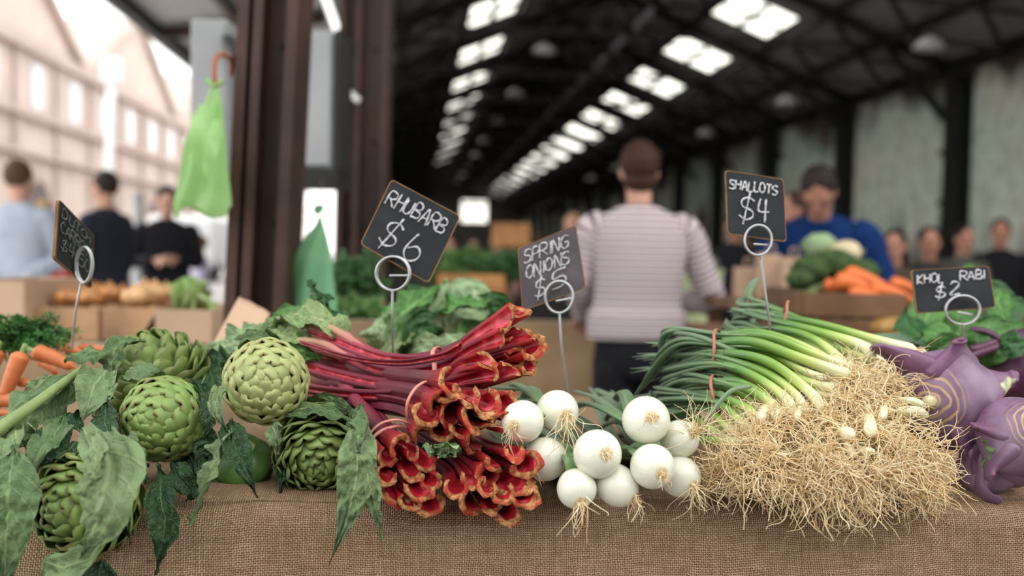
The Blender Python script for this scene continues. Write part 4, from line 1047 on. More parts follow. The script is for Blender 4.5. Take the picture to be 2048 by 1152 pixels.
# bunches with their roots towards the lens
def mass(lab, bases, back, seed, nroots=60, **kw):
    t = sbunch(lab, (bases[0][0], bases[0][1], 1.05), 0)
    for k, (x, y, d) in enumerate(bases):
        rq = random.Random(seed + k)
        path = [(x, y, d), (x * .8 + back[0] * .2, y - 6, d + .06), (x * .4 + back[0] * .6, y * .6 + back[1] * .4 - 10, d + .16), (back[0] + rq.uniform(-30, 30), back[1] + rq.uniform(-15, 15), d + .30), (back[0] - 90 + rq.uniform(-40, 40), back[1] + rq.uniform(-10, 30), d + .42)]
        dirv = sc_dir((x - back[0]) * .0015 + rq.uniform(-.4, .4), 1, -.25 + rq.uniform(-.3, .3))
        shallot(PP(path), px2m(9.5, 1.05), seed + k, t, leaves=1, split=.55, stem_t=(0, .6), n_roots=nroots, rootdir=dirv, rootkw=rk(**kw))
    return t
mass('shallot bunch low on the left of the root mass, roots spreading beside the onions', [(1450, 915, 1.05), (1480, 940, 1.04), (1520, 925, 1.03), (1545, 900, 1.03), (1500, 960, 1.04), (1430, 940, 1.07), (1560, 955, 1.03), (1465, 905, 1.07), (1590, 925, 1.04)], (1500, 850), 700, 75)
mass('shallot bunch in the middle of the root mass with pale bulbs showing', [(1600, 965, 1.02), (1640, 940, 1.02), (1660, 975, 1.02), (1620, 900, 1.03), (1700, 960, 1.02), (1655, 905, 1.03), (1730, 980, 1.03), (1685, 935, 1.01), (1625, 985, 1.04), (1700, 985, 1.03)], (1640, 860), 730, 75)
mass('shallot bunch on the right of the root mass against the purple kohlrabi', [(1770, 950, 1.03), (1800, 920, 1.04), (1830, 950, 1.05), (1850, 900, 1.06), (1780, 890, 1.05), (1870, 940, 1.07), (1820, 975, 1.05), (1745, 935, 1.02), (1855, 975, 1.07)], (1760, 850), 760, 75)
SB7 = mass('shallot bunch highest in the root mass, between the large bunch and the kohlrabi', [(1730, 775, 1.13), (1760, 800, 1.11), (1700, 805, 1.10), (1780, 760, 1.15), (1730, 835, 1.08), (1660, 845, 1.07), (1790, 830, 1.09), (1690, 870, 1.05), (1760, 865, 1.05)], (1690, 740), 790, 75, grav=.3)
# bare pale bulbs without roots
for k, (a, b, r) in enumerate([((1702, 872, 1.005), (1680, 868, 1.04), 17), ((1742, 872, 1.01), (1738, 835, 1.03), 16), ((1706, 915, .995), (1692, 888, 1.01), 9), ((1748, 903, 1.0), (1705, 912, 1.02), 10), ((1852, 830, 1.08), (1800, 822, 1.06), 13), ((1848, 812, 1.09), (1800, 800, 1.08), 10), ((1765, 838, 1.03), (1770, 815, 1.05), 10), ((1806, 892, 1.02), (1795, 880, 1.05), 9), ((1520, 838, 1.03), (1535, 815, 1.07), 13), ((1592, 840, 1.04), (1602, 815, 1.08), 9)]):
    g = MB(); pa, pb = P(a[0], a[1], a[2] + .018), P(b[0], b[1], b[2] + .018); r_m = px2m(r, a[2]); g.tube(cr([pa, pa.lerp(pb, .5) + Vector((0, 0, .002)), pb], 14), lambda q: r_m * (.55 + .45 * sm(0, .25, q)) * (1 - .35 * q), 12, rnd=k)
    for q in range(len(g.p)): g.p[q] = (g.p[q][0], .10 * g.p[q][1], g.p[q][2])
    g.obj('bulb', M_sha, SB7)

# ---- kohlrabi
def kohl(lab, x, y, rp, d, ax, stubs, seed, mat=None):
    c = P(x, y, d); R = px2m(rp, d); axis = sc_dir(*ax); rot = align(axis); t = thing('kohlrabi', lab, 'kohlrabi', c)
    g = MB(); rn_ = random.Random(seed)
    bumps = [(sc_dir(*s[0]), s[4] if len(s) > 4 else .16) for s in stubs]
    def fn(i, j):
        th = math.pi * j / 47; ph = math.tau * i / 64
        dv = rot @ Vector((math.sin(th) * math.cos(ph), math.sin(th) * math.sin(ph), math.cos(th)))
        k = 1 + .035 * nz(dv * 2.2 + Vector((seed, 0, 0))) - .012 * math.cos(th * 24 + 2 * nz(dv * 2)) * (1 - sm(.6, 1.1, th))
        for b_, h_ in bumps: k += h_ * math.exp(-((dv - b_).length / .34) ** 2)
        l = dv * R * k; l -= axis * l.dot(axis) * .10
        return c + l, (dv.x, th / math.pi, 0)
    g.grid(64, 48, fn, cu=True, flip=True); body = g.obj('bulb', mat or M_kohl, t)
    g = MB(); g.tube(cr([c + axis * R * .84, c + axis * R * 1.06], 4), lambda q: R * .13, 12)
    g.obj('cut_root', flat('kohlrabi_root_cut', (.62, .58, .36), .7, .2, var=.2, scale=60), t)
    for s in stubs:
        dv, tipd, ln, w = sc_dir(*s[0]), sc_dir(*s[1]), s[2], s[3]
        p0 = c + dv * R * .70; p1 = c + dv * R * 1.12 + tipd * R * .12; p2 = p1 + tipd * ln * .7
        g = MB(); g.tube(cr([p0, p1, p1.lerp(p2, .5) + dv * ln * .1, p2], 20), lambda q: R * w * (1.75 - 1.25 * sm(0, .85, q)) * (1 - .5 * sm(.9, 1, q)), 18, flat=.42, hint=dv.cross(tipd).cross(tipd) if dv.cross(tipd).length > .1 else dv)
        for q in range(len(g.p)): g.p[q] = (g.p[q][0], .6, .5 + .5 * g.p[q][1])
        g.obj('leaf_stub', mat or M_kohl, t)
    return t
K1 = kohl('large light purple kohlrabi with tan scar rings facing the shallot roots', 1890, 798, 96, 1.17, (-.66, .76, .02),
     [((.02, .35, 1), (.1, .4, .6), .015, .42, .14), ((-.75, -.1, .75), (-.9, .1, .35), .055, .40, .12), ((.95, .3, .35), (.7, .5, .6), .02, .34, .14), ((.25, .55, -.9), (-.1, .3, -1), .045, .34, .14), ((.6, .3, -.6), (.8, .3, -.3), .012, .30, .14)], 3)
K2 = kohl('purple kohlrabi cut by the right picture edge, with pale root stump and rings', 2034, 872, 78, 1.10, (.10, .9, .45),
     [((-.75, .4, -.6), (-.4, .5, -.9), .02, .42, .2), ((-1, .2, .2), (-.8, .2, .5), .01, .36, .12), ((.8, .3, -.4), (1, .2, -.2), .03, .4, .12)], 5)
K3 = kohl('dark purple kohlrabi behind, upper right corner of the pile', 2030, 735, 82, 1.52, (.5, -.4, -.3),
     [((-.6, .3, .7), (-.9, .2, .2), .05, .25), ((.2, .5, .9), (.5, .3, .8), .03, .3), ((-.8, .4, -.5), (-.6, .3, -.6), .03, .35)], 8, flat('dark_kohlrabi_skin', (.09, .02, .07), .4, .5, var=.3, scale=14))
K4 = kohl('deep purple kohlrabi lowest on the cloth with a curled leaf stub', 1975, 935, 62, 1.14, (-.3, -.5, .4),
     [((-.5, .6, -.5), (.7, .7, -.3), .03, .42, .18), ((.5, .8, -.2), (.6, .4, .4), .02, .42, .18), ((-.6, .6, .4), (-.8, .3, .4), .01, .36, .14)], 9)
for k, pts in enumerate([[(1838, 728, 1.44), (1900, 708, 1.46), (1975, 690, 1.48), (2070, 640, 1.52)], [(1880, 735, 1.45), (1960, 706, 1.47), (2070, 668, 1.5)], [(1990, 705, 1.48), (2030, 670, 1.50), (2080, 655, 1.54)]]):
    g = MB(); g.tube(cr(PP(pts), 20), lambda q: .007 * (1 - .3 * q), 10); g.obj('leaf_stem', M_ksteam, K3)
g = MB(); leaf(g, PP([(1962, 880, 1.08), (1975, 905, 1.07), (1962, 930, 1.07)]), .008, sc_dir(1, 1, 0), fold=.4, wave=.3, seed=4, nu=9, nv=20, wrinkle=.003, base=.4); g.obj('leaf', M_alf, K2)
G2 = thing('kohlrabi_greens', 'broad bright green leaves behind the small kohlrabi price sign', 'vegetable', P(1950, 690, 1.6))
rn = random.Random(77)
for k, (pts, w) in enumerate([([(1900, 720, 1.55), (1850, 680, 1.55), (1815, 650, 1.6), (1810, 610, 1.62)], 40), ([(1930, 730, 1.5), (1900, 690, 1.48), (1860, 665, 1.5), (1830, 680, 1.52)], 34),
    ([(1960, 730, 1.5), (1980, 690, 1.48), (2020, 660, 1.5), (2060, 640, 1.5)], 40), ([(1980, 680, 1.56), (2000, 640, 1.55), (2030, 610, 1.58), (2060, 600, 1.6)], 34), ([(1900, 700, 1.6), (1920, 660, 1.6), (1950, 640, 1.6), (1990, 640, 1.6)], 36),
    ([(1860, 730, 1.45), (1880, 700, 1.43), (1910, 690, 1.43), (1950, 700, 1.45)], 26), ([(1960, 620, 1.68), (1975, 590, 1.7), (2010, 580, 1.7), (2040, 610, 1.7)], 26), ([(1840, 690, 1.66), (1860, 620, 1.68), (1910, 590, 1.7), (1970, 600, 1.7)], 40),
    ([(1930, 580, 1.72), (1940, 545, 1.74), (1960, 528, 1.75)], 20), ([(2000, 700, 1.45), (2030, 690, 1.44), (2070, 690, 1.45)], 26), ([(2010, 640, 1.5), (1995, 600, 1.52), (2010, 575, 1.55)], 26), ([(1870, 720, 1.5), (1830, 730, 1.48), (1800, 720, 1.5)], 18)]):
    g = MB(); leaf(g, PP(pts), px2m(w, 1.55), sc_dir(rn.uniform(-.4, .4), 1, rn.uniform(.2, .9)), fold=.2, wave=.2, seed=160 + k, base=.35, nu=17, nv=40, wrinkle=.008); g.obj('leaf', M_glf if k % 3 else M_dlf, G2)
g = MB()
t = thing('leek_leaves', 'flat grey-green leaf ends lying behind the shallot roots', 'vegetable', P(1740, 675, 1.5))
for k in range(5):
    g = MB(); g.tube(cr(PP([(1690 + k * 12, 690, 1.42), (1740 + k * 14, 672 + k * 3, 1.48), (1800 + k * 10, 668 + k * 5, 1.55)]), 14), lambda q: .008 * (1 - .5 * q), 8, flat=.4, rnd=k); g.obj('leaf', M_shl, t)

# ---- chalk price signs
GLY = {'R': ([[(0, 0), (0, 1), (.45, 1), (.55, .8), (.45, .55), (0, .5)], [(.2, .5), (.6, 0)]], .62), 'H': ([[(0, 0), (0, 1)], [(.5, 0), (.5, 1)], [(0, .5), (.5, .55)]], .6), 'U': ([[(0, 1), (.02, .25), (.15, .02), (.38, .02), (.5, .25), (.52, 1)]], .62),
 'B': ([[(0, 0), (.03, 1), (.42, .95), (.45, .65), (.08, .52), (.5, .42), (.5, .08), (0, 0)]], .6), 'A': ([[(0, 0), (.28, 1), (.55, 0)], [(.1, .38), (.47, .38)]], .62), 'S': ([[(.5, .88), (.3, 1), (.06, .88), (.06, .62), (.45, .42), (.48, .12), (.22, 0), (0, .1)]], .58),
 'P': ([[(0, 0), (.03, 1), (.42, .98), (.5, .75), (.38, .52), (.03, .5)]], .56), 'I': ([[(.08, 0), (.08, 1)]], .22), 'N': ([[(0, 0), (.03, 1), (.48, 0), (.52, 1)]], .62), 'G': ([[(.52, .88), (.3, 1), (.05, .8), (0, .35), (.2, 0), (.5, .08), (.52, .45), (.28, .45)]], .62),
 'O': ([[(.25, 0), (.02, .25), (.02, .72), (.25, 1), (.5, .78), (.52, .28), (.25, 0)]], .62), 'L': ([[(0, 1), (0, .02), (.42, .02)]], .5), 'T': ([[(0, 1), (.52, .98)], [(.26, 1), (.25, 0)]], .6), 'K': ([[(0, 0), (0, 1)], [(.5, 1), (.02, .45), (.5, 0)]], .58),
 'D': ([[(0, 0), (0, 1), (.35, .9), (.52, .5), (.35, .08), (0, 0)]], .62), 'C': ([[(.5, .85), (.28, 1), (.04, .7), (.04, .3), (.25, 0), (.5, .12)]], .58), '$': ([[(.55, .80), (.32, .92), (.06, .78), (.1, .55), (.48, .42), (.52, .2), (.25, .06), (-.02, .2)], [(.36, 1.12), (.16, -.12)]], .68),
 '6': ([[(.16, 1), (.05, .55), (.06, .2), (.28, 0), (.52, .15), (.55, .42), (.35, .58), (.1, .40)]], .62), '5': ([[(.52, 1), (.1, .95), (.05, .58), (.4, .6), (.55, .35), (.4, .05), (.05, .02)]], .62), '4': ([[(.08, 1), (.02, .45), (.58, .45)], [(.38, 1), (.38, -.05)]], .64), '2': ([[(.02, .8), (.2, 1), (.48, .9), (.45, .6), (.02, .02), (.58, .02)]], .64),
 '0': ([[(.25, 0), (.02, .3), (.05, .75), (.28, 1), (.5, .7), (.5, .3), (.25, 0)]], .6), '.': ([[(.05, .0), (.09, .05)]], .2), ' ': ([], .4), '-': ([[(.0, .5), (.4, .5)]], .5)}
def mk_board(name, a):
    n = NT(name); o = n.objc(); c = n.mix(n.ramp(n.noise(22, o, 4), [(.45, 0), (.75, .35)]), a, tuple(x * 2.6 + .02 for x in a))
    return n.done(c, .62, .3)
M_board = mk_board('chalkboard', (.012, .014, .016)); M_boardw = mk_board('washed_chalkboard', (.075, .062, .068)); M_edge = flat('board_edge', (.27, .15, .07), .7, .2, var=.2, scale=40)
def mk_chalk():
    n = NT('chalk'); c = n.ramp(n.noise(420, n.objc(), 3, .7), [(.35, (.22, .22, .24)), (.55, (.60, .60, .62))]); return n.done(c, .9, .1)
M_chalk = mk_chalk()
def mk_chalk2():
    n = NT('faint_chalk'); c = n.ramp(n.noise(300, n.objc(), 3, .7), [(.35, (.04, .045, .045)), (.6, (.22, .25, .24))]); return n.done(c, .9, .1)
M_chalk2 = mk_chalk2()
def sign(label, corners, rows, ring, stem, board=None, chalk=None, wire_in=None, edge=.0016, front=True):
    """corners: TL TR BR BL as (px, py, d); rows: (text, u0, v0, size_u, size_v, slant, weight)"""
    c4 = [P(*q) for q in corners]; ctr = sum(c4, Vector()) / 4
    t = thing('price_sign', label, 'price sign', P(*stem[-1]))
    nrm = (c4[1] - c4[0]).cross(c4[3] - c4[0]).normalized()
    if nrm.dot(CAM - ctr) < 0: nrm = -nrm
    def bl(u, v, h=0): return (c4[0] * (1 - u) + c4[1] * u) * (1 - v) + (c4[3] * (1 - u) + c4[2] * u) * v + nrm * h
    def outline(ins):
        out = []; cr_ = .05
        for (u, v) in ((0, 0), (1, 0), (1, 1), (0, 1)):
            for k in range(4):
                a = math.pi / 2 * k / 3; su, sv = (1 if u == 0 else -1), (1 if v == 0 else -1)
                s_, c_ = math.sin(a), math.cos(a)
                if (u, v) in ((0, 0), (1, 1)): du, dv = cr_ * (1 - c_), cr_ * (1 - s_)
                else: du, dv = cr_ * (1 - s_), cr_ * (1 - c_)
                out.append((u + su * (du + ins), v + sv * (dv + ins)))
        return out
    g = MB(); O = outline(0); th = .0035
    a = [g.vert(bl(u, v, 0)) for u, v in O]; b = [g.vert(bl(u, v, -th)) for u, v in O]; n_ = len(O)
    g.face(a, 0); g.face(b[::-1], 0)
    for k in range(n_): g.face((a[k], b[k], b[(k + 1) % n_], a[(k + 1) % n_]), 1)
    ins = outline(.011); c_ = [g.vert(bl(u, v, .0004)) for u, v in O]; d_ = [g.vert(bl(u, v, .0004)) for u, v in ins]
    for k in range(n_): g.face((c_[k], d_[k], d_[(k + 1) % n_], c_[(k + 1) % n_]), 1)
    bo = g.obj('board', [board or M_board, M_edge], t, smooth=False)
    rn_ = random.Random(len(label))
    for (txt, u0, v0, su, sv, sl, wt) in rows:
        x = u0
        for ch in txt:
            strokes, adv = GLY[ch]; g = MB()
            jx, jy, js = rn_.uniform(-.02, .02) * su * 2, rn_.uniform(-.05, .05) * sv, rn_.uniform(.92, 1.08)
            for st in strokes:
                pts = [bl(x + jx + (a_ + .12 * b_) * su, v0 + jy + sl * (x - u0) - b_ * sv * js, .0012) for a_, b_ in st]
                pts = cr(pts, max(8, 6 * len(pts))) if len(pts) > 2 else cr(pts, 6)
                g.tube(pts, lambda q: wt * (.8 + .25 * math.sin(q * 23 + x * 40)), 6, flat=.35, hint=nrm)
            if g.v: g.obj('chalk_letter', chalk or M_chalk, bo)
            x += adv * su * 1.10
    # wire holder: ring of two coils and a stake
    rx_, ry_, rr_x, rr_y, rd = ring; rc = P(rx_, ry_, rd); X = r_ * px2m(rr_x, rd); Y = Vector((0, 0, 1)) * px2m(rr_y, rd)
    g = MB()
    nn = 44; pts = []
    turns = 2.0
    for k in range(int(nn * turns) + 1):
        a_ = -math.pi / 2 + math.tau * k / nn; pts.append(rc + X * math.cos(a_) + Y * math.sin(a_) + Vector((0, .0042 * k / nn - .002, 0)) + X * .05 * (k / nn))
    st = cr(PP(stem), 14)
    g.tube(pts, .0014, 7); g.tube(cr([rc - Y] + st, 24), .0016, 7)
    if wire_in: g.tube(cr(PP(wire_in), 6), .0013, 7)
    g.obj('wire_holder', M_galv, t)
    return t
sign('chalk price sign reading RHUBARB $6, standing tilted behind the rhubarb', [(783, 358, 1.25), (922, 432, 1.25), (857, 567, 1.24), (720, 488, 1.24)],
     [('RHUBARB', .06, .34, .180, .21, .0, .0013), ('$', .19, .86, .38, .42, 0, .0014), ('6', .50, .86, .38, .38, 0, .0014)], (784, 547, 34, 34, 1.235), [(785, 582, 1.235), (785, 640, 1.24), (786, 705, 1.26)], wire_in=[(779, 551, 1.235), (817, 551, 1.235)])
sign('washed grey chalk price sign reading SPRING ONIONS $5 beside the striped shirt', [(1035, 497, 1.29), (1152, 450, 1.29), (1172, 576, 1.28), (1045, 622, 1.28)],
     [('SPRING', .08, .29, .22, .19, .0, .0012), ('ONIONS', .09, .54, .205, .19, .0, .0012), ('$', .20, .88, .28, .28, 0, .0012), ('5', .48, .84, .42, .30, 0, .0013)], (1117, 594, 28, 32, 1.27), [(1119, 628, 1.27), (1124, 700, 1.27), (1137, 790, 1.28)], board=M_boardw, wire_in=[(1112, 602, 1.27), (1145, 596, 1.27)])
sign('chalk price sign reading SHALLOTS $4 standing high above the shallot bunches', [(1450, 340, 1.25), (1567, 358, 1.25), (1573, 484, 1.24), (1455, 468, 1.24)],
     [('SHALLOTS', .06, .28, .165, .15, .0, .0014), ('$', .22, .76, .42, .40, 0, .0013), ('4', .53, .72, .32, .34, 0, .0015)], (1516, 480, 27, 30, 1.23), [(1521, 512, 1.235), (1531, 590, 1.24), (1545, 690, 1.26)], wire_in=[(1508, 488, 1.23), (1535, 490, 1.24)])
sign('small wide chalk price sign reading KHOL RABI $2 behind the kohlrabi', [(1822, 540, 1.33), (1978, 532, 1.33), (1992, 615, 1.32), (1833, 627, 1.32)],
     [('KHOL', .05, .33, .14, .20, .0, .0014), ('RABI', .60, .31, .148, .20, .0, .0014), ('$', .26, .70, .22, .30, 0, .0014), ('2', .44, .62, .22, .28, 0, .0015)], (1925, 620, 34, 29, 1.31), [(1926, 650, 1.31), (1928, 700, 1.33), (1934, 880, 1.36)], wire_in=[(1915, 624, 1.31), (1945, 630, 1.315)])
sign('chalk price sign reading DUTCH CARROTS $4.50 seen nearly edge-on above the carrots', [(118, 398, 1.20), (187, 470, 1.34), (183, 578, 1.34), (110, 518, 1.20)],
     [('DUTCH', .08, .25, .25, .16, -.02, .0012), ('CARROTS', .06, .50, .20, .19, .0, .0012), ('$4.50', .10, .78, .27, .22, 0, .0012)], (166, 530, 17, 36, 1.26), [(163, 565, 1.27), (152, 620, 1.28), (143, 700, 1.32)], chalk=M_chalk2)
# ------------------------------------------------------------------ people
M_skin = flat('skin', (.62, .34, .24), .5, .4, var=.06)
M_skin2 = flat('skin_tanned', (.50, .24, .16), .5, .4, var=.06)
M_eye = flat('eye', (.05, .04, .035), .2, .5, var=.0); M_lip = flat('lips', (.45, .16, .13), .5)
CLO = {}
def cloth_mat(col, rough=.85):
    if col not in CLO: CLO[col] = flat('fabric_%02d' % len(CLO), col, rough, .2, var=.12, scale=6)
    return CLO[col]
def mk_stripes():
    n = NT('striped_jersey'); p = n.sep(n.att())
    s = n.m('SINE', n.m('MULTIPLY', p[2], math.tau / .027))
    c = n.mix(n.ramp(s, [(.25, 0), (.65, 1)]), (.66, .57, .58), (.13, .09, .115))
    return n.done(c, .85, .2)
M_stripe = mk_stripes()
def ring_loft(mb, rings, seg=24, pw=2.3, m=0):
    """rings: (x, y, z, rx, ry); p.z carries the height in metres"""
    def fn(i, j):
        x, y, z, rx, ry = rings[j]; a = math.tau * i / seg; c, s_ = math.cos(a), math.sin(a)
        cx = math.copysign(abs(c) ** (2 / pw), c); sy = math.copysign(abs(s_) ** (2 / pw), s_)
        return Vector((x + rx * cx, y + ry * sy, z)), (i / seg, 0, z)
    b = mb.grid(seg, len(rings), fn, cu=True, m=m)
    mb.face([b + k for k in range(seg)][::-1], m); e = b + (len(rings) - 1) * seg; mb.face([e + k for k in range(seg)], m)
def dense(rings, k=3):
    out = []
    n_ = (len(rings) - 1) * k + 1
    for a in range(5): pass
    V = [Vector(r[:3]) for r in rings]; R = [Vector((r[3], r[4], 0)) for r in rings]
    Vc, Rc = cr(V, n_), cr(R, n_)
    return [(v.x, v.y, v.z, max(.004, r.x), max(.004, r.y)) for v, r in zip(Vc, Rc)]
def person(px, ytop, d, yaw, label, top, bottom, hair, skin=None, arms=None, lean=0.0, headturn=0.0, headtilt=0.0, voxel=.013, hairstyle='short', female=False, coat=0, group=None, build=1.0, sleeves=True, height=None, neckz=None, hem=.86):
    base = P(px, 500, d); ztop = height or P(px, ytop, d).z; base = Vector((base.x, base.y, 0)); s = ztop / 1.75
    t = thing('person', label, 'person', base, group)
    skin = skin or M_skin; w = build * (.92 if female else 1.0)
    lm = Matrix.Rotation(lean, 3, 'X')
    def L(v):                                # lean forward from the hips
        v = Vector(v)
        if v.z > .95: v = Vector((0, 0, .95)) + lm @ (v - Vector((0, 0, .95)))
        return v
    def put(mb, name, mats, parent=None, mods=()):
        R3 = zrot(yaw)
        mb.v = [tuple(base + R3 @ (L(v) * s)) for v in mb.v]
        o = mb.obj(name, mats, parent or t)
        return o
    sh = .185 * w
    A_ = arms or {}
    defaults = {-1: ((-sh - .05, .0, 1.16), (-sh - .04, .08, .92)), 1: ((sh + .05, .0, 1.16), (sh + .04, .08, .92))}
    J = {}
    for sd_ in (-1, 1):
        el, wr = A_.get(sd_, defaults[sd_]); J[sd_] = (Vector((sd_ * sh, 0, 1.41)), Vector(el), Vector(wr))
    b = MB()
    ring_loft(b, dense([(0, 0, .86, .13 * w, .09), (0, 0, .95, .15 * w, .10), (0, 0, 1.08, .125 * w, .085), (0, 0, 1.25, .15 * w, .095), (0, 0, 1.38, .165 * w, .085), (0, 0, 1.44, .11 * w, .065), (0, .0, 1.48, .056, .055), (0, .012, 1.56, .054, .058)]))
    hc = Vector((0, .02, 1.635)); hr = zrot(headturn) @ Matrix.Rotation(headtilt, 3, 'X')
    def hp(v): return hc + hr @ Vector(v)
    b.ball(hp((0, -.005, .015)), 1, 20, 14, sc=(.074, .092, .105), rot=hr); b.ball(hp((0, .025, -.045)), 1, 16, 12, sc=(.054, .062, .066), rot=hr)
    b.tube([hp((0, .085, .03)), hp((0, .108, -.015)), hp((0, .095, -.03))], lambda q: .009 + .007 * q, 8)
    for sd_ in (-1, 1):
        b.ball(hp((sd_ * .076, -.005, -.005)), 1, 10, 8, sc=(.010, .020, .032), rot=hr)
        b.ball(hp((sd_ * .032, .078, .03)), 1, 8, 6, sc=(.022, .012, .009), rot=hr)
        S0, E, Wr = J[sd_]
        b.tube(cr([S0, S0.lerp(E, .5), E], 10), lambda q: .047 * w * (1 - .2 * q), 12); b.tube(cr([E, E.lerp(Wr, .5), Wr], 10), lambda q: .038 * (1 - .32 * q), 12)
        hd = (Wr - E).normalized(); sdv = hd.cross(Vector((0, 1, .3))).normalized(); nn_ = hd.cross(sdv)
        b.ball(Wr + hd * .045, 1, 10, 8, sc=(.040, .018, .050), rot=Matrix((sdv, nn_, hd)).transposed())
        for f in range(4):
            o_ = (f - 1.5) * .019; l_ = (.062, .074, .070, .054)[f]
            p0 = Wr + hd * .08 + sdv * o_; b.tube(cr([p0, p0 + hd * l_ * .5 + nn_ * .006, p0 + hd * l_ * .85 + nn_ * .026], 7), .0095, 7)
        p0 = Wr + hd * .03 + sdv * sd_ * .03; b.tube(cr([p0, p0 + hd * .03 + sdv * sd_ * .025, p0 + hd * .06 + sdv * sd_ * .028 + nn_ * .01], 7), .011, 7)
        b.tube(cr([(sd_ * .085, 0, .90), (sd_ * .09, .01, .48), (sd_ * .095, -.01, .07)], 14), lambda q: .078 * (1 - .5 * q), 12)
        b.ball((sd_ * .10, .05, .045), 1, 10, 8, sc=(.042, .115, .04))
    o = put(b, 'body', skin)
    mod(o, 'REMESH', mode='VOXEL', voxel_size=voxel * s, use_smooth_shade=True); mod(o, 'SMOOTH', factor=.5, iterations=3)
    for sd_ in (-1, 1):
        g = MB(); g.ball(hp((sd_ * .032, .086, .012)), .011, 8, 6); put(g, 'eye', M_eye)
    g = MB(); g.ball(hp((0, .088, -.052)), 1, 10, 6, sc=(.022, .008, .006), rot=hr); put(g, 'mouth', M_lip)
    # hair
    g = MB(); dn = lambda v: .05 * nz(v * 5 + Vector((px, 0, 0)))
    if hairstyle != 'bald':
        g.ball(hp((0, -.022, .035)), 1, 24, 16, sc=(.084, .092, .098), rot=hr, disp=dn)
        if hairstyle in ('bun', 'long', 'bob'): g.ball(hp((0, -.04, -.01)), 1, 20, 12, sc=(.082, .072, .085), rot=hr, disp=dn)
        if hairstyle == 'long': ring_loft(g, dense([(0, -.05, 1.35, .05, .03), (0, -.06, 1.42, .085, .05), (0, -.04, 1.55, .095, .07), (0, -.02, 1.66, .08, .07)]))
        if hairstyle == 'nape': g.ball(hp((0, -.035, -.035)), 1, 20, 12, sc=(.070, .062, .062), rot=hr, disp=dn)
    if g.v: put(g, 'hair', cloth_mat(hair, .6))
    # top
    g = MB()
    k = 1.12 * w
    ring_loft(g, dense([(0, 0, hem, .178 * k, .122), (0, 0, hem + .1, .176 * k, .122), (0, 0, 1.08, (.150 if female else .158) * k, .110), (0, 0, 1.22, .165 * k, .118), (0, 0, 1.34, .180 * k, .112), (0, 0, 1.41, .175 * k, .096), (0, 0, 1.455, .125 * k, .075), (0, .004, 1.49, .074, .064), (0, .006, 1.497, .056, .054)], 5), 32)
    if sleeves:
        for sd_ in (-1, 1):
            S0, E, Wr = J[sd_]; S1 = Vector((S0.x * .78, 0, S0.z - .012)); pts = cr([S1, S0 + (E - S0) * .12, S0.lerp(E, .6), E, E.lerp(Wr, .5), E.lerp(Wr, .94)], 30)
            b0 = len(g.v); g.tube(pts, lambda q: (.062 * w + .004) * (1 - .30 * q) * (1 + .04 * math.sin(q * 40)), 16, v0=0.0)
            for q in range(b0, len(g.p)): pass
    o = put(g, 'top', top)
    # trousers
    g = MB(); ring_loft(g, dense([(0, 0, .76, .15 * w, .10), (0, 0, .84, .168 * w, .118), (0, 0, .92, .163 * w, .112), (0, 0, 1.0, .150 * w, .10)]))
    for sd_ in (-1, 1): g.tube(cr([(sd_ * .085, 0, .84), (sd_ * .09, .01, .48), (sd_ * .095, -.01, .09)], 14), lambda q: .094 * w * (1 - .36 * q), 16)
    put(g, 'trousers', bottom)
    for sd_ in (-1, 1):
        g = MB(); g.ball((sd_ * .10, .055, .045), 1, 14, 8, sc=(.052, .135, .046)); put(g, 'shoe', M_black)
    return t
PI = math.pi
WH = cloth_mat((.42, .47, .56)); NAVY = cloth_mat((.025, .028, .045)); BLK = cloth_mat((.012, .012, .016)); KHA = cloth_mat((.16, .12, .08)); DEN = cloth_mat((.08, .13, .20))
person(1276, 289, 3.88, .06, 'person seen from behind in a grey and white striped long-sleeved shirt and black trousers', M_stripe, BLK, (.055, .024, .014), arms={1: ((.335, .06, 1.10), (.24, .32, 1.07)), -1: ((-.25, .02, 1.16), (-.20, .20, 1.02))}, hairstyle='nape', female=False, headturn=.0, voxel=.010, build=1.06, hem=.93)
person(36, 324, 6.0, -.15, 'person seen from behind in a pale blue-grey shirt and dark trousers at the left edge', WH, BLK, (.10, .05, .03), arms={1: ((.25, .05, 1.15), (.14, -.12, 1.02)), -1: ((-.25, -.05, 1.15), (-.1, -.14, 1.02))}, build=1.08)
person(212, 345, 6.8, 1.25, 'person in a dark navy hooded top and brown trousers facing left', NAVY, KHA, (.03, .02, .015), build=1.0)
person(333, 376, 7.6, 3.55, 'person in a black sweater and jeans looking at what they hold in their hands', BLK, DEN, (.02, .015, .012), arms={1: ((.24, .02, 1.15), (.10, .26, 1.16)), -1: ((-.24, .02, 1.15), (-.05, .27, 1.17))}, headtilt=-.35, build=1.05, hairstyle='short')
person(88, 402, 8.6, .4, 'person in a bright red top standing beyond the one in pale blue-grey', cloth_mat((.70, .03, .06)), DEN, (.4, .25, .12), hairstyle='long', female=True)
person(402, 478, 9.8, 1.8, 'small person in a lavender top between the near brown column and the black sweater', cloth_mat((.60, .55, .75)), NAVY, (.25, .13, .07), female=True, height=1.28)
person(1648, 350, 4.9, 2.75, 'stooping person in a royal blue shirt behind the carrot and broccoli crates', cloth_mat((.004, .030, .13)), NAVY, (.03, .02, .015), skin=M_skin2, arms={1: ((.27, .08, 1.17), (.26, .34, 1.0)), -1: ((-.30, .10, 1.18), (-.38, .34, 1.02))}, lean=-.52, headtilt=-.40, build=1.12, height=1.70)
person(1590, 385, 6.0, 1.7, 'person in blue half hidden behind the shallots sign', cloth_mat((.012, .06, .22)), NAVY, (.06, .03, .02), skin=M_skin2)
person(1392, 440, 6.6, 2.3, 'dark-haired person in a grey top behind the right sleeve of the striped shirt', cloth_mat((.16, .17, .16)), BLK, (.03, .015, .01), female=True, hairstyle='bob')
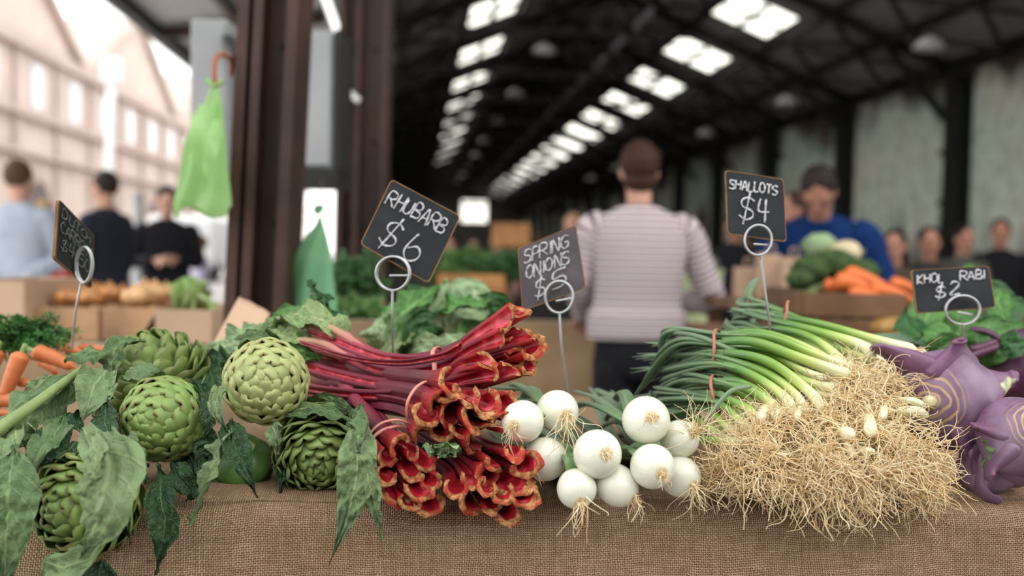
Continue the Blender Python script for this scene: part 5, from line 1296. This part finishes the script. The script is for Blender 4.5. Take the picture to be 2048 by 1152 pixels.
person(1468, 425, 7.2, 2.9, 'person in dark clothes left of the shallots sign stake', BLK, BLK, (.04, .02, .015), skin=M_skin2)
person(1146, 428, 7.4, 2.6, 'light-haired person above the spring onions sign', cloth_mat((.20, .20, .17)), DEN, (.34, .20, .11), hairstyle='bob', female=True)
person(1790, 462, 5.6, 2.6, 'person with long dark hair in a brownish top, behind the carrots crate', cloth_mat((.10, .07, .05)), BLK, (.008, .006, .006), skin=M_skin2, hairstyle='long', female=True)
person(1858, 456, 6.0, 2.9, 'dark-haired person in a dark brown jacket above the left end of the kohlrabi sign', cloth_mat((.05, .04, .04)), BLK, (.02, .015, .015), skin=M_skin2)
person(1925, 452, 6.9, 3.3, 'person in an olive grey jacket above the middle of the kohlrabi sign', cloth_mat((.09, .09, .075)), BLK, (.012, .01, .01), skin=M_skin2)
person(2000, 440, 7.4, 2.7, 'person in black at the right picture edge', BLK, BLK, (.03, .02, .02), skin=M_skin2)
for k, (x, y, d, c, lab) in enumerate([(905, 470, 11, (.55, .45, .45), 'far person in a pale pink top just right of the rhubarb sign'), (948, 478, 12.5, (.60, .60, .62), 'far person in a white top, below the bright opening'), (990, 474, 11.5, (.06, .05, .05), 'far person in black before the orange wooden board'),
     (1022, 482, 12, (.55, .30, .30), 'far person in a rose top next to the spring onions sign'), (1080, 462, 10, (.10, .09, .08), 'far person in dark brown behind the spring onions sign'), (1500, 470, 11, (.3, .26, .22), 'far person in beige left of the royal blue shirt'), (745, 470, 9, (.5, .45, .42), 'far person in light grey left of the rhubarb sign'), (1335, 480, 10, (.35, .12, .08), 'far person in rusty red beside the striped shirt')]):
    person(x, y, d, 2.2 + k, lab, cloth_mat(c), BLK if k % 2 else DEN, (.05, .03, .02), voxel=.022, female=k % 2 == 0, hairstyle='bob' if k % 2 == 0 else 'short')

# ------------------------------------------------------------------ stalls behind
def crate(lab, x0, x1, y0, y1, d, depth, mat, name='wooden_crate', cat='crate', slats=2, yaw=0.0):
    a = P(x0, y1, d); b = P(x1, y0, d); z0, z1 = a.z, b.z; w = b.x - a.x; cx = (a.x + b.x) / 2
    t = thing(name, lab, cat, (cx, a.y + depth / 2, z0)); th = .012; hh = (z1 - z0)
    def pn(nm, cc, sz):
        g = MB(); g.box(cc, sz); return bevel(g.obj(nm, mat, t, smooth=False), .002, 1)
    sh_ = hh / slats
    for k in range(slats):
        zc = z0 + sh_ * (k + .5)
        for yy in (a.y, a.y + depth): pn('slat', (cx, yy, zc), (w, th, sh_ * .9))
        for xx in (a.x, b.x): pn('slat', (xx, a.y + depth / 2, zc), (th, depth - th * 1.1, sh_ * .9))
    for xx in (a.x + .018, b.x - .018):
        for yy in (a.y + .02, a.y + depth - .02): pn('corner_post', (xx, yy, z0 + hh / 2), (.022, .022, hh * .98))
    pn('bottom', (cx, a.y + depth / 2, z0 + .006), (w - .03, depth - .03, .01))
    return t, (a.x, b.x, a.y, a.y + depth, z0, z1)
def carton(lab, x0, x1, y0, y1, d, depth, mat, flaps=True):
    a = P(x0, y1, d); b = P(x1, y0, d); z0, z1 = a.z, b.z; w = b.x - a.x; cx = (a.x + b.x) / 2; hh = z1 - z0
    t = thing('cardboard_box', lab, 'box', (cx, a.y + depth / 2, z0))
    g = MB()
    for yy in (a.y, a.y + depth): g.box((cx, yy, z0 + hh / 2), (w, .005, hh))
    for xx in (a.x, b.x): g.box((xx, a.y + depth / 2, z0 + hh / 2), (.005, depth, hh))
    g.box((cx, a.y + depth / 2, z0 + .003), (w, depth, .005)); g.obj('body', mat, t, smooth=False)
    if flaps:
        g = MB(); g.box((a.x - .03, a.y + depth / 2, z1 - .045), (.005, depth * .96, .10), Matrix.Rotation(.6, 3, 'Y')); g.obj('flap', mat, t, smooth=False)
    return t
def table(lab, x0, x1, ytop, d0, d1, mat, z=None, skirt=None):
    a = P(x0, ytop, d0); b = P(x1, ytop, d0); z = z or a.z; cx = (a.x + b.x) / 2; w = b.x - a.x; cy = (a.y + a.y + d1 - d0) / 2
    t = thing('market_table', lab, 'table', (cx, cy, 0))
    g = MB(); g.box((cx, cy, z - .015), (w, d1 - d0, .03)); bevel(g.obj('tabletop', mat, t, smooth=False), .004)
    for xx in (a.x + .05, b.x - .05):
        for yy in (a.y + .05, a.y + d1 - d0 - .05):
            g = MB(); g.box((xx, yy, z / 2 - .015), (.05, .05, z - .03)); g.obj('leg', M_woodd, t, smooth=False)
    if skirt:
        n_ = 60; g = MB(); g.grid(n_, 8, lambda i, j: (Vector((a.x + w * i / (n_ - 1), a.y - .012 - .012 * math.sin(i * .9) * (j / 7), z + .003 - (z - .08) * j / 7)), (w * i / (n_ - 1), j / 7, 0))); g.obj('cloth', skirt, t)
    return t, z
M_onb = flat('brown_onion_skin', (.60, .26, .08), .35, .5, var=.3, scale=14)
M_pot = flat('pale_onion_skin', (.72, .42, .20), .4, .4, var=.2, scale=14)
M_hess = flat('far_hessian', (.36, .24, .14), .85, .2, var=.15, scale=6)
M_cream = flat('cream_tabletop', (.55, .48, .38), .6, .3)
T2, z2 = table('left stall table behind the carrots, crates of onions on it', -220, 440, 686, 2.5, 3.3, M_cream, skirt=M_hess)
c1, B1 = crate('left wooden crate full of small brown onions', 66, 200, 612, 684, 2.6, .34, M_wood, slats=1)
c2, B2 = crate('right wooden crate next to the onion crate, pale onions heaped at its left', 206, 318, 612, 684, 2.6, .34, M_wood, slats=1)
rn = random.Random(3)
proto = {}
def onion_at(c, r, mat, lab, grp, kind):
    if kind not in proto:
        t = thing('brown_onion', lab, 'onion', c, grp); WL[t.name] = Vector(c)
        g = MB(); g.ball(c, .024, 16, 12, sc=(1, 1, .9)); 
        g.obj('bulb', mat, t); g = MB(); g.tube([Vector(c) + Vector((0, 0, .018)), Vector(c) + Vector((.003, 0, .032))], lambda q: .005 * (1 - .6 * q), 7); g.obj('neck', mat, t); proto[kind] = t
    else: t = copy_tree(proto[kind], c, lab, rn.uniform(0, 6), r / .024)
    return t
def heap(B, n, mat, lab, grp, kind, r=.023, x0=0.0, x1=1.0, top=.035, rows=3):
    ax, bx_, ay, by_, z0, z1 = B
    per = n // rows
    for k in range(n):
        rw = k // per; u = ((k % per) + .5 + .5 * (rw % 2)) / (per + .5); v = (rw + .5) / rows
        onion_at((ax + .03 + (bx_ - ax - .06) * (x0 + (x1 - x0) * u), ay + .035 + (.30 * v), z1 + .006 + top * .35 * (1 - abs(v - .5)) + rn.uniform(0, .008)), r * rn.uniform(.85, 1.12), mat, lab, grp, kind)
heap(B1, 15, M_onb, 'small brown onion heaped in the left wooden crate', 'small brown onions in the left crate', 'a', .024)
heap(B2, 9, M_pot, 'pale golden onion heaped in the right wooden crate', 'pale golden onions in the right crate', 'b', .029, 0, .6)
carton('brown cardboard box at the left picture edge behind the carrot greens', -60, 50, 562, 684, 2.55, .35, M_kraft, False)
cb = carton('open brown cardboard box holding pale lettuce, left of the near brown column', 312, 424, 620, 686, 2.5, .30, M_kraft)
M_let = mk_leaf('lettuce_leaf', (.34, .52, .16), (.50, .66, .28), (.66, .76, .44), .5, 5, .8)
t = thing('lettuce', 'pale green lettuce in the open cardboard box', 'vegetable', P(385, 610, 2.62))
for k in range(11):
    q = rn.uniform(-1, 1); g = MB()
    leaf(g, PP([(385 + q * 8, 625, 2.65), (385 + q * 22, 598, 2.60 + rn.uniform(-.03, .05)), (388 + q * 34, 572 + abs(q) * 20, 2.62), (388 + q * 46, 566 + abs(q) * 30, 2.66)]), .045, sc_dir(q * .6, .8, .5), fold=.3, wave=.3, seed=k + 200, nu=11, nv=20, base=.5)
    g.obj('leaf', M_let, t)
# kraft paper sheet leaning behind the artichokes
g = MB(); cs = [P(478, 594, 1.75), P(540, 628, 1.70), P(452, 800, 1.42), P(376, 775, 1.44)]
def kp(i, j):
    u, v = i / 15, j / 15; q = (cs[0] * (1 - u) + cs[1] * u) * (1 - v) + (cs[3] * (1 - u) + cs[2] * u) * v
    return q + Vector((0, .012 * math.sin(u * 3) + .004 * nz((u * 4, v * 4, 1)), .004 * nz((u * 3, v * 5, 8)))), (u, v, 0)
g.grid(16, 16, kp); o = g.obj('kraft_paper_sheet', M_kraft); mod(o, 'SOLIDIFY', thickness=.0012); tag(o, 'sheet of brown kraft paper leaning up behind the pale artichoke', 'paper')
# green plastic bags
def mk_bag(name, a, b):
    n = NT(name); t = n.t; o = n.objc()
    c = n.mix(n.noise(18, o, 3), a, b); n.bump(n.noise(30, o, 3), .4, .004); n.done(c, .35, .5)
    tl = n.n('ShaderNodeBsdfTranslucent'); n.put(tl.inputs[0], c); mx = n.n('ShaderNodeMixShader'); mx.inputs[0].default_value = .45
    t.links.new(n.b.outputs[0], mx.inputs[1]); t.links.new(tl.outputs[0], mx.inputs[2]); t.links.new(mx.outputs[0], t.nodes['Material Output'].inputs[0]); return n.mat
M_bag = mk_bag('green_plastic', (.30, .58, .16), (.52, .76, .38)); M_bag2 = mk_bag('mint_plastic', (.20, .50, .25), (.34, .62, .38))
def bag(lab, rings, d, mat, folds=7, seed=0, thick=.25):
    t = thing('plastic_bag', lab, 'bag', P(rings[0][0], rings[0][2], d))
    cs_ = cr([Vector((a, b, c)) for a, b, c in rings], 40)
    g = MB(); n_ = 56
    def fn(i, j):
        x0, x1, y = cs_[j]; a = math.tau * i / n_; mid = (x0 + x1) / 2; hw = (x1 - x0) / 2
        k = 1 + .10 * math.sin(a * folds + j * .12 + seed) * min(1, j / 8) + .15 * nz((math.cos(a) * 1.5, math.sin(a) * 1.5, j * .08 + seed))
        c = P(mid, y, d); hwm = px2m(hw, d)
        return c + Vector((math.cos(a) * hwm * k, math.sin(a) * hwm * thick * k * (1 + .4 * math.sin(a * 5 + j * .2)), .012 * math.sin(a * 3 + seed) * (j / 39) ** 3)), (i / n_, j / 39, 0)
    g.grid(n_, 40, fn, cu=True); g.obj('film', mat, t)
    return t
b1 = bag('green plastic bag hanging from a rusty hook on the near brown column', [(424, 436, 168), (412, 442, 200), (392, 446, 240), (374, 450, 290), (362, 456, 350), (350, 459, 400), (352, 456, 424)], 2.05, M_bag, 7, 1)
g = MB(); g.tube(cr(PP([(412, 160, 2.05), (430, 172, 2.05), (444, 162, 2.05)]), 10), .006, 8); g.obj('knot', M_bag, b1)
for (a, b_, c, dd) in ((395, 30, 270, 1), (420, 22, 300, 2)):
    g = MB(); leaf(g, PP([(a + 10, c - 60, 2.0), (a, c, 1.985), (a - 12, c + 90, 1.99)]), px2m(16, 2), sc_dir(.4, 1, 0), fold=.4, wave=.2, seed=a, nu=9, nv=24, base=.4, wrinkle=.004); g.obj('fold', M_bag, b1)
b2 = bag('mint green plastic bag standing behind the rhubarb leaves, tied to a point at its top', [(636, 642, 432), (630, 648, 450), (606, 656, 480), (590, 664, 520), (588, 668, 570), (586, 672, 620), (588, 670, 668)], 2.2, M_bag2, 5, 4)
g = MB(); g.tube([P(639, 430, 2.2), P(639, 415, 2.2), P(645, 350, 2.9)], .0012, 5); g.obj('string', M_woodd, b2)
g = MB(); leaf(g, PP([(628, 425, 2.2), (640, 418, 2.2), (652, 408, 2.2)]), .012, sc_dir(0, 1, .3), fold=.3, seed=2, nu=7, nv=12, base=.6, wrinkle=.002); g.obj('knot', M_bag2, b2)
t = thing('wall_hook', 'rusty curved hook on the near brown column above the green bag', 'hook', P(446, 150, 2.12))
g = MB(); g.tube(cr(PP([(462, 150, 2.14), (462, 122, 2.12), (446, 108, 2.08), (431, 120, 2.06), (429, 150, 2.05), (432, 168, 2.05), (438, 172, 2.05)]), 30), .0055, 9); g.obj('hook', flat('rust', (.30, .11, .05), .7), t)

# middle stalls
T3, z3 = table('hessian covered table behind the leafy vegetable', 560, 860, 640, 2.5, 3.1, M_cream, skirt=M_hess)
dill('parsley_bunch', 'dark green parsley heap left of the rhubarb sign stake', P(712, 600, 2.75), (.085, .07, .14), 90, 21, nleaf=34, mat=M_dlf, ls=.02)
dill('parsley_bunch', 'lower parsley heap spilling behind the mint green bag', P(700, 640, 2.6), (.10, .06, .05), 60, 22, nleaf=30, mat=M_glf, ls=.02)
crate('brown crate under the dark green parsley heap', 640, 745, 612, 660, 2.62, .2, M_wood, slats=1)
T5, z5 = table('long counter behind the striped shirt with a pale top edge and brown front', 860, 1440, 640, 4.4, 5.2, M_cream, skirt=M_hess)
crate('orange-brown wooden crate of herbs above the leafy vegetable', 876, 1008, 548, 612, 4.5, .4, M_wood2, slats=2)
def herbs(lab, x, y, d, rad, n, seed, mat): return dill('herb_bunch', lab, P(x, y, d), rad, n, seed, nleaf=30, mat=mat, ls=.035)
herbs('leafy green herbs heaped behind the rhubarb sign', 880, 545, 4.8, (.16, .1, .10), 60, 31, M_dlf); herbs('bright green herbs in the middle of the orange-brown crate', 945, 540, 4.7, (.16, .1, .10), 60, 32, M_glf)
herbs('dark herbs left of the spring onions sign', 1010, 560, 4.6, (.13, .1, .13), 60, 33, M_dlf); herbs('herbs at the left end of the orange-brown crate', 886, 560, 4.62, (.10, .05, .05), 40, 34, M_glf)
crate('black tub on the counter behind the spring onions sign', 1040, 1176, 568, 638, 4.5, .4, M_black, 'black_tub', 'tub', 1)
g = MB(); a = P(1022, 470, 7.5); g.box(a, (.29, .04, .18)); o = bevel(g.obj('orange_board', M_wood2, None, smooth=False), .01); tag(o, 'orange wooden board far back left of the spring onions sign', 'board')
g = MB(); g.box(Vector((a.x, a.y + .04, (a.z - .09) / 2)), (.04, .04, a.z - .09 + .1)); g2 = g.obj('stand', M_woodd, o, smooth=False, origin=(a.x, a.y + .04, 0)); g2.parent = o; g2.location = (a.x, a.y + .04, 0)
t = thing('plastic_tub', 'pale green plastic tub on the counter under the right sleeve of the striped shirt', 'tub', P(1396, 644, 4.7))
g = MB(); c = P(1396, 644, 4.7); c.z = z5; top_z = P(1392, 540, 4.7).z
g.grid(32, 9, lambda i, j: (Vector((c.x + (.10 + .014 * min(j, 7) / 7 - (.008 if j == 8 else 0)) * math.cos(math.tau * i / 32), c.y + (.10 + .014 * min(j, 7) / 7 - (.008 if j == 8 else 0)) * math.sin(math.tau * i / 32), c.z + (top_z - c.z) * min(j, 7) / 7)), (0, 0, 0)), cu=True)
M_tub = flat('pale_green_plastic', (.42, .50, .27), .5)
g.obj('body', M_tub, t)
g = MB(); g.tube([c + Vector((.116 * math.cos(k * math.tau / 24), .116 * math.sin(k * math.tau / 24), top_z - c.z)) for k in range(25)], .006, 6); g.obj('rim', M_tub, t)

# right stall
T4, z4 = table('right stall table behind the shallots and kohlrabi', 1480, 2400, 690, 2.5, 3.3, M_woodd)
c4_, B4 = crate('dark wooden crate full of vegetables on the right stall', 1606, 1812, 586, 688, 2.6, .40, M_woodd, slats=2)
crate('dark wooden crate further right behind the kohlrabi sign', 1835, 2080, 600, 688, 2.7, .40, M_woodd, slats=2)
M_or = flat('bright_orange', (.70, .16, .04), .5, .4, var=.2, scale=16)
for k, (a, b, d, r) in enumerate([((1672, 560), (1760, 596), 2.7, 22), ((1690, 548), (1790, 590), 2.76, 22), ((1740, 578), (1830, 604), 2.66, 18), ((1700, 585), (1790, 612), 2.62, 16), ((1780, 566), (1840, 588), 2.8, 16), ((1650, 570), (1690, 585), 2.74, 16)]):
    p0, p1 = P(*a, d), P(*b, d - .02); t = thing('orange_carrot', 'thick orange carrot on the heap in the dark crate behind the shallots', 'carrot', p0, 'thick orange carrots heaped in the dark crate')
    g = MB(); r_m = px2m(r, d); g.tube(cr([p0, p0.lerp(p1, .5) + Vector((0, 0, .006)), p1], 14), lambda q: r_m * (.7 + .3 * sm(0, .1, q)) * (1 - .5 * q) * (1 - .7 * sm(.85, 1, q)), 14); g.obj('root', M_or, t)
for k, (x, y, d, r, cm, lab) in enumerate([(1622, 540, 2.85, 34, 'b', 'dark broccoli head leftmost in the crate of the right stall'), (1672, 530, 2.9, 36, 'b', 'dark broccoli head in the middle behind the carrots'), (1722, 545, 2.9, 32, 'b', 'dark broccoli head right of the cream cauliflower'), (1692, 505, 3.05, 28, 'c', 'cream cauliflower head above the broccoli'), (1640, 492, 3.1, 30, 'g', 'pale green cabbage topmost on the right stall'), (1600, 560, 2.75, 24, 'b', 'small broccoli head at the crate corner by the shallots stake')]):
    c = P(x, y, d); R = px2m(r, d); t = thing({'b': 'broccoli', 'c': 'cauliflower', 'g': 'cabbage'}[cm], lab, 'vegetable', c)
    g = MB(); mt = {'b': flat('broccoli', (.05, .09, .03), .8, .2, var=.4, scale=60), 'c': flat('cauliflower', (.62, .52, .34), .8, .2), 'g': M_glf2}[cm]
    g.ball(c, R, 36, 24, sc=(1.1, 1, .85), disp=lambda v: .12 * abs(nz(v * 5 + Vector((k, 0, 0)))) + .05 * nz(v * 12)); g.obj('head', mt, t)
    for q in range(6):
        a = q * 1.05 + k; g = MB(); dv = Vector((math.cos(a), -abs(math.sin(a)) * .7, -.2)); pts = cr([c + dv * R * .5 - Vector((0, 0, R * .7)), c + dv * R * 1.15, c + dv * R * 1.35 + Vector((0, 0, R * .6))], 14)
        leaf(g, pts, R * .42, -dv, fold=.2, wave=.3, seed=q + k * 9, nu=9, nv=14, base=.6, wrinkle=.006); g.obj('leaf', M_dlf if cm == 'b' else M_glf2, t)
    g = MB(); g.tube([c - Vector((0, 0, R * .5)), Vector((c.x, c.y, min(c.z - R, B4[4] + .02)))], lambda q: R * .4, 10); g.obj('stem', M_stemg, t)
for k, (x, y, d, r, lab) in enumerate([(1782, 656, 2.60, 40, 'yellow-brown squash low behind the shallot roots')]):
    c = P(x, y, d); R = px2m(r, d); t = thing('squash', lab, 'squash', c); g = MB(); g.ball(c, R, 32, 16, sc=(1.1, 1, .55), disp=lambda v: .05 * math.cos(8 * math.atan2(v.y, v.x))); g.obj('fruit', flat('squash_skin', (.42, .24, .07), .5, var=.2, scale=20), t)
    g = MB(); g.tube([c + Vector((0, 0, R * .5)), c + Vector((.004, 0, R * .8))], .006, 8); g.obj('stem', M_stemg, t)
g = MB(); cc = P(1782, 678, 2.25)
carton('brown box under the squash', 1725, 1840, 672, 689, 2.52, .12, M_woodd, False)
# paper bags
for k, (x0, x1, y0, y1, d, lab) in enumerate([(1520, 1562, 508, 600, 3.6, 'brown paper bag standing right behind the shallots stake'), (1566, 1606, 515, 600, 3.5, 'brown paper bag next to the broccoli'), (1474, 1516, 535, 600, 3.7, 'brown paper bag left of the shallots stake')]):
    a, b = P(x0, y1, d), P(x1, y0, d); w = b.x - a.x; t = thing('paper_bag', lab, 'paper bag', ((a.x + b.x) / 2, a.y, a.z)); g = MB(); N_ = 24
    def fn(i, j):
        q = i / N_ * 4; s_ = int(q) % 4; f = q - int(q); cs2 = [(-1, -1), (1, -1), (1, 1), (-1, 1)]; p = cs2[s_]; p2 = cs2[(s_ + 1) % 4]; X = p[0] + (p2[0] - p[0]) * f; Y = p[1] + (p2[1] - p[1]) * f; v = j / 10
        return Vector(((a.x + b.x) / 2 + X * w / 2 * (1 + .06 * nz((X * 3, Y * 3, v * 4 + k))), a.y + .05 + Y * .045 * (1 - .3 * v + .12 * nz((X * 2, v * 3, k + 5))), a.z + (b.z - a.z) * v + .010 * nz((X * 5, Y * 5, k)) * v)), (0, 0, 0)
    g.grid(N_, 11, fn, cu=True); mod(g.obj('paper', M_kraft, t), 'SOLIDIFY', thickness=.0008)
    g = MB(); g.tube(cr([(a.x + w * .3, a.y + .01, b.z - .005), (a.x + w * .35, a.y + .0, b.z + .03), (a.x + w * .65, a.y + .0, b.z + .03), (a.x + w * .7, a.y + .01, b.z - .005)], 12), .003, 6); g.obj('handle', M_kraft, t)
T7, z7 = table('table holding brown paper bags behind the shallots', 1466, 1625, 604, 3.4, 4.0, M_woodd)
# street furniture in the distance
def chair(x, d, rz, lab):
    b = P(x, 500, d); b.z = 0; t = thing('white_chair', lab, 'chair', b, 'white plastic chairs out on the pavement')
    R = zrot(rz)
    def pt(v): return b + R @ Vector(v)
    g = MB(); g.box(pt((0, 0, .44)), (.42, .42, .03), R); bevel(g.obj('seat', M_white, t, smooth=False), .01)
    g = MB(); g.box(pt((0, .20, .66)), (.40, .03, .40), R); bevel(g.obj('backrest', M_white, t, smooth=False), .01)
    for sx in (-1, 1):
        for sy in (-1, 1): g = MB(); g.tube([pt((sx * .18, sy * .18, .44)), pt((sx * .21, sy * .21, 0))], .016, 8); g.obj('leg', M_white, t)
    for sx in (-1, 1): g = MB(); g.tube(cr([pt((sx * .21, -.15, .44)), pt((sx * .23, -.12, .64)), pt((sx * .23, .18, .66))], 10), .014, 8); g.obj('armrest', M_white, t)
chair(252, 9.5, .4, 'white plastic chair'); chair(285, 10.4, 1.2, 'white plastic chair'); chair(268, 11.4, 2.0, 'white plastic chair')
for o in [x for x in COL.objects if x.name.startswith('white_chair')]: o['label'] = 'white plastic armchair on the pavement between the two dark-dressed people'
vp = hall(-7.3, 34, 0)
t = thing('delivery_van', 'white delivery van parked down the street, left of the near column', 'van', vp)
R = zrot(HANG)
g = MB(); g.box(vp + Vector((0, 0, 1.25)), (2.0, 4.6, 1.7), R); bevel(g.obj('body', M_white, t, smooth=False), .18, 4)
g = MB(); g.box(vp + R @ Vector((0, -2.32, 1.55)), (1.6, .03, .6), R); g.obj('rear_window', M_glassdark, t, smooth=False)
for sx in (-1, 1):
    for sy in (-1.4, 1.4): g = MB(); q = vp + R @ Vector((sx * .92, sy, .36)); g.tube([q - R @ Vector((.1, 0, 0)), q + R @ Vector((.1, 0, 0))], .36, 24); g.obj('wheel', M_black, t)
for k, (x, lab) in enumerate([(277, 'slim grey bollard pole')]):
    b = P(x, 500, 12); b.z = 0; t = thing('grey_pole', 'slim grey pole standing between the navy hooded top and black sweater', 'pole', b); g = MB(); g.tube([b, b + Vector((0, 0, 1.75))], .06, 12); g.obj('pole', M_greymetal, t); g = MB(); g.ball(b + Vector((0, 0, 1.76)), .07, 12, 8); g.obj('cap', M_greymetal, t)
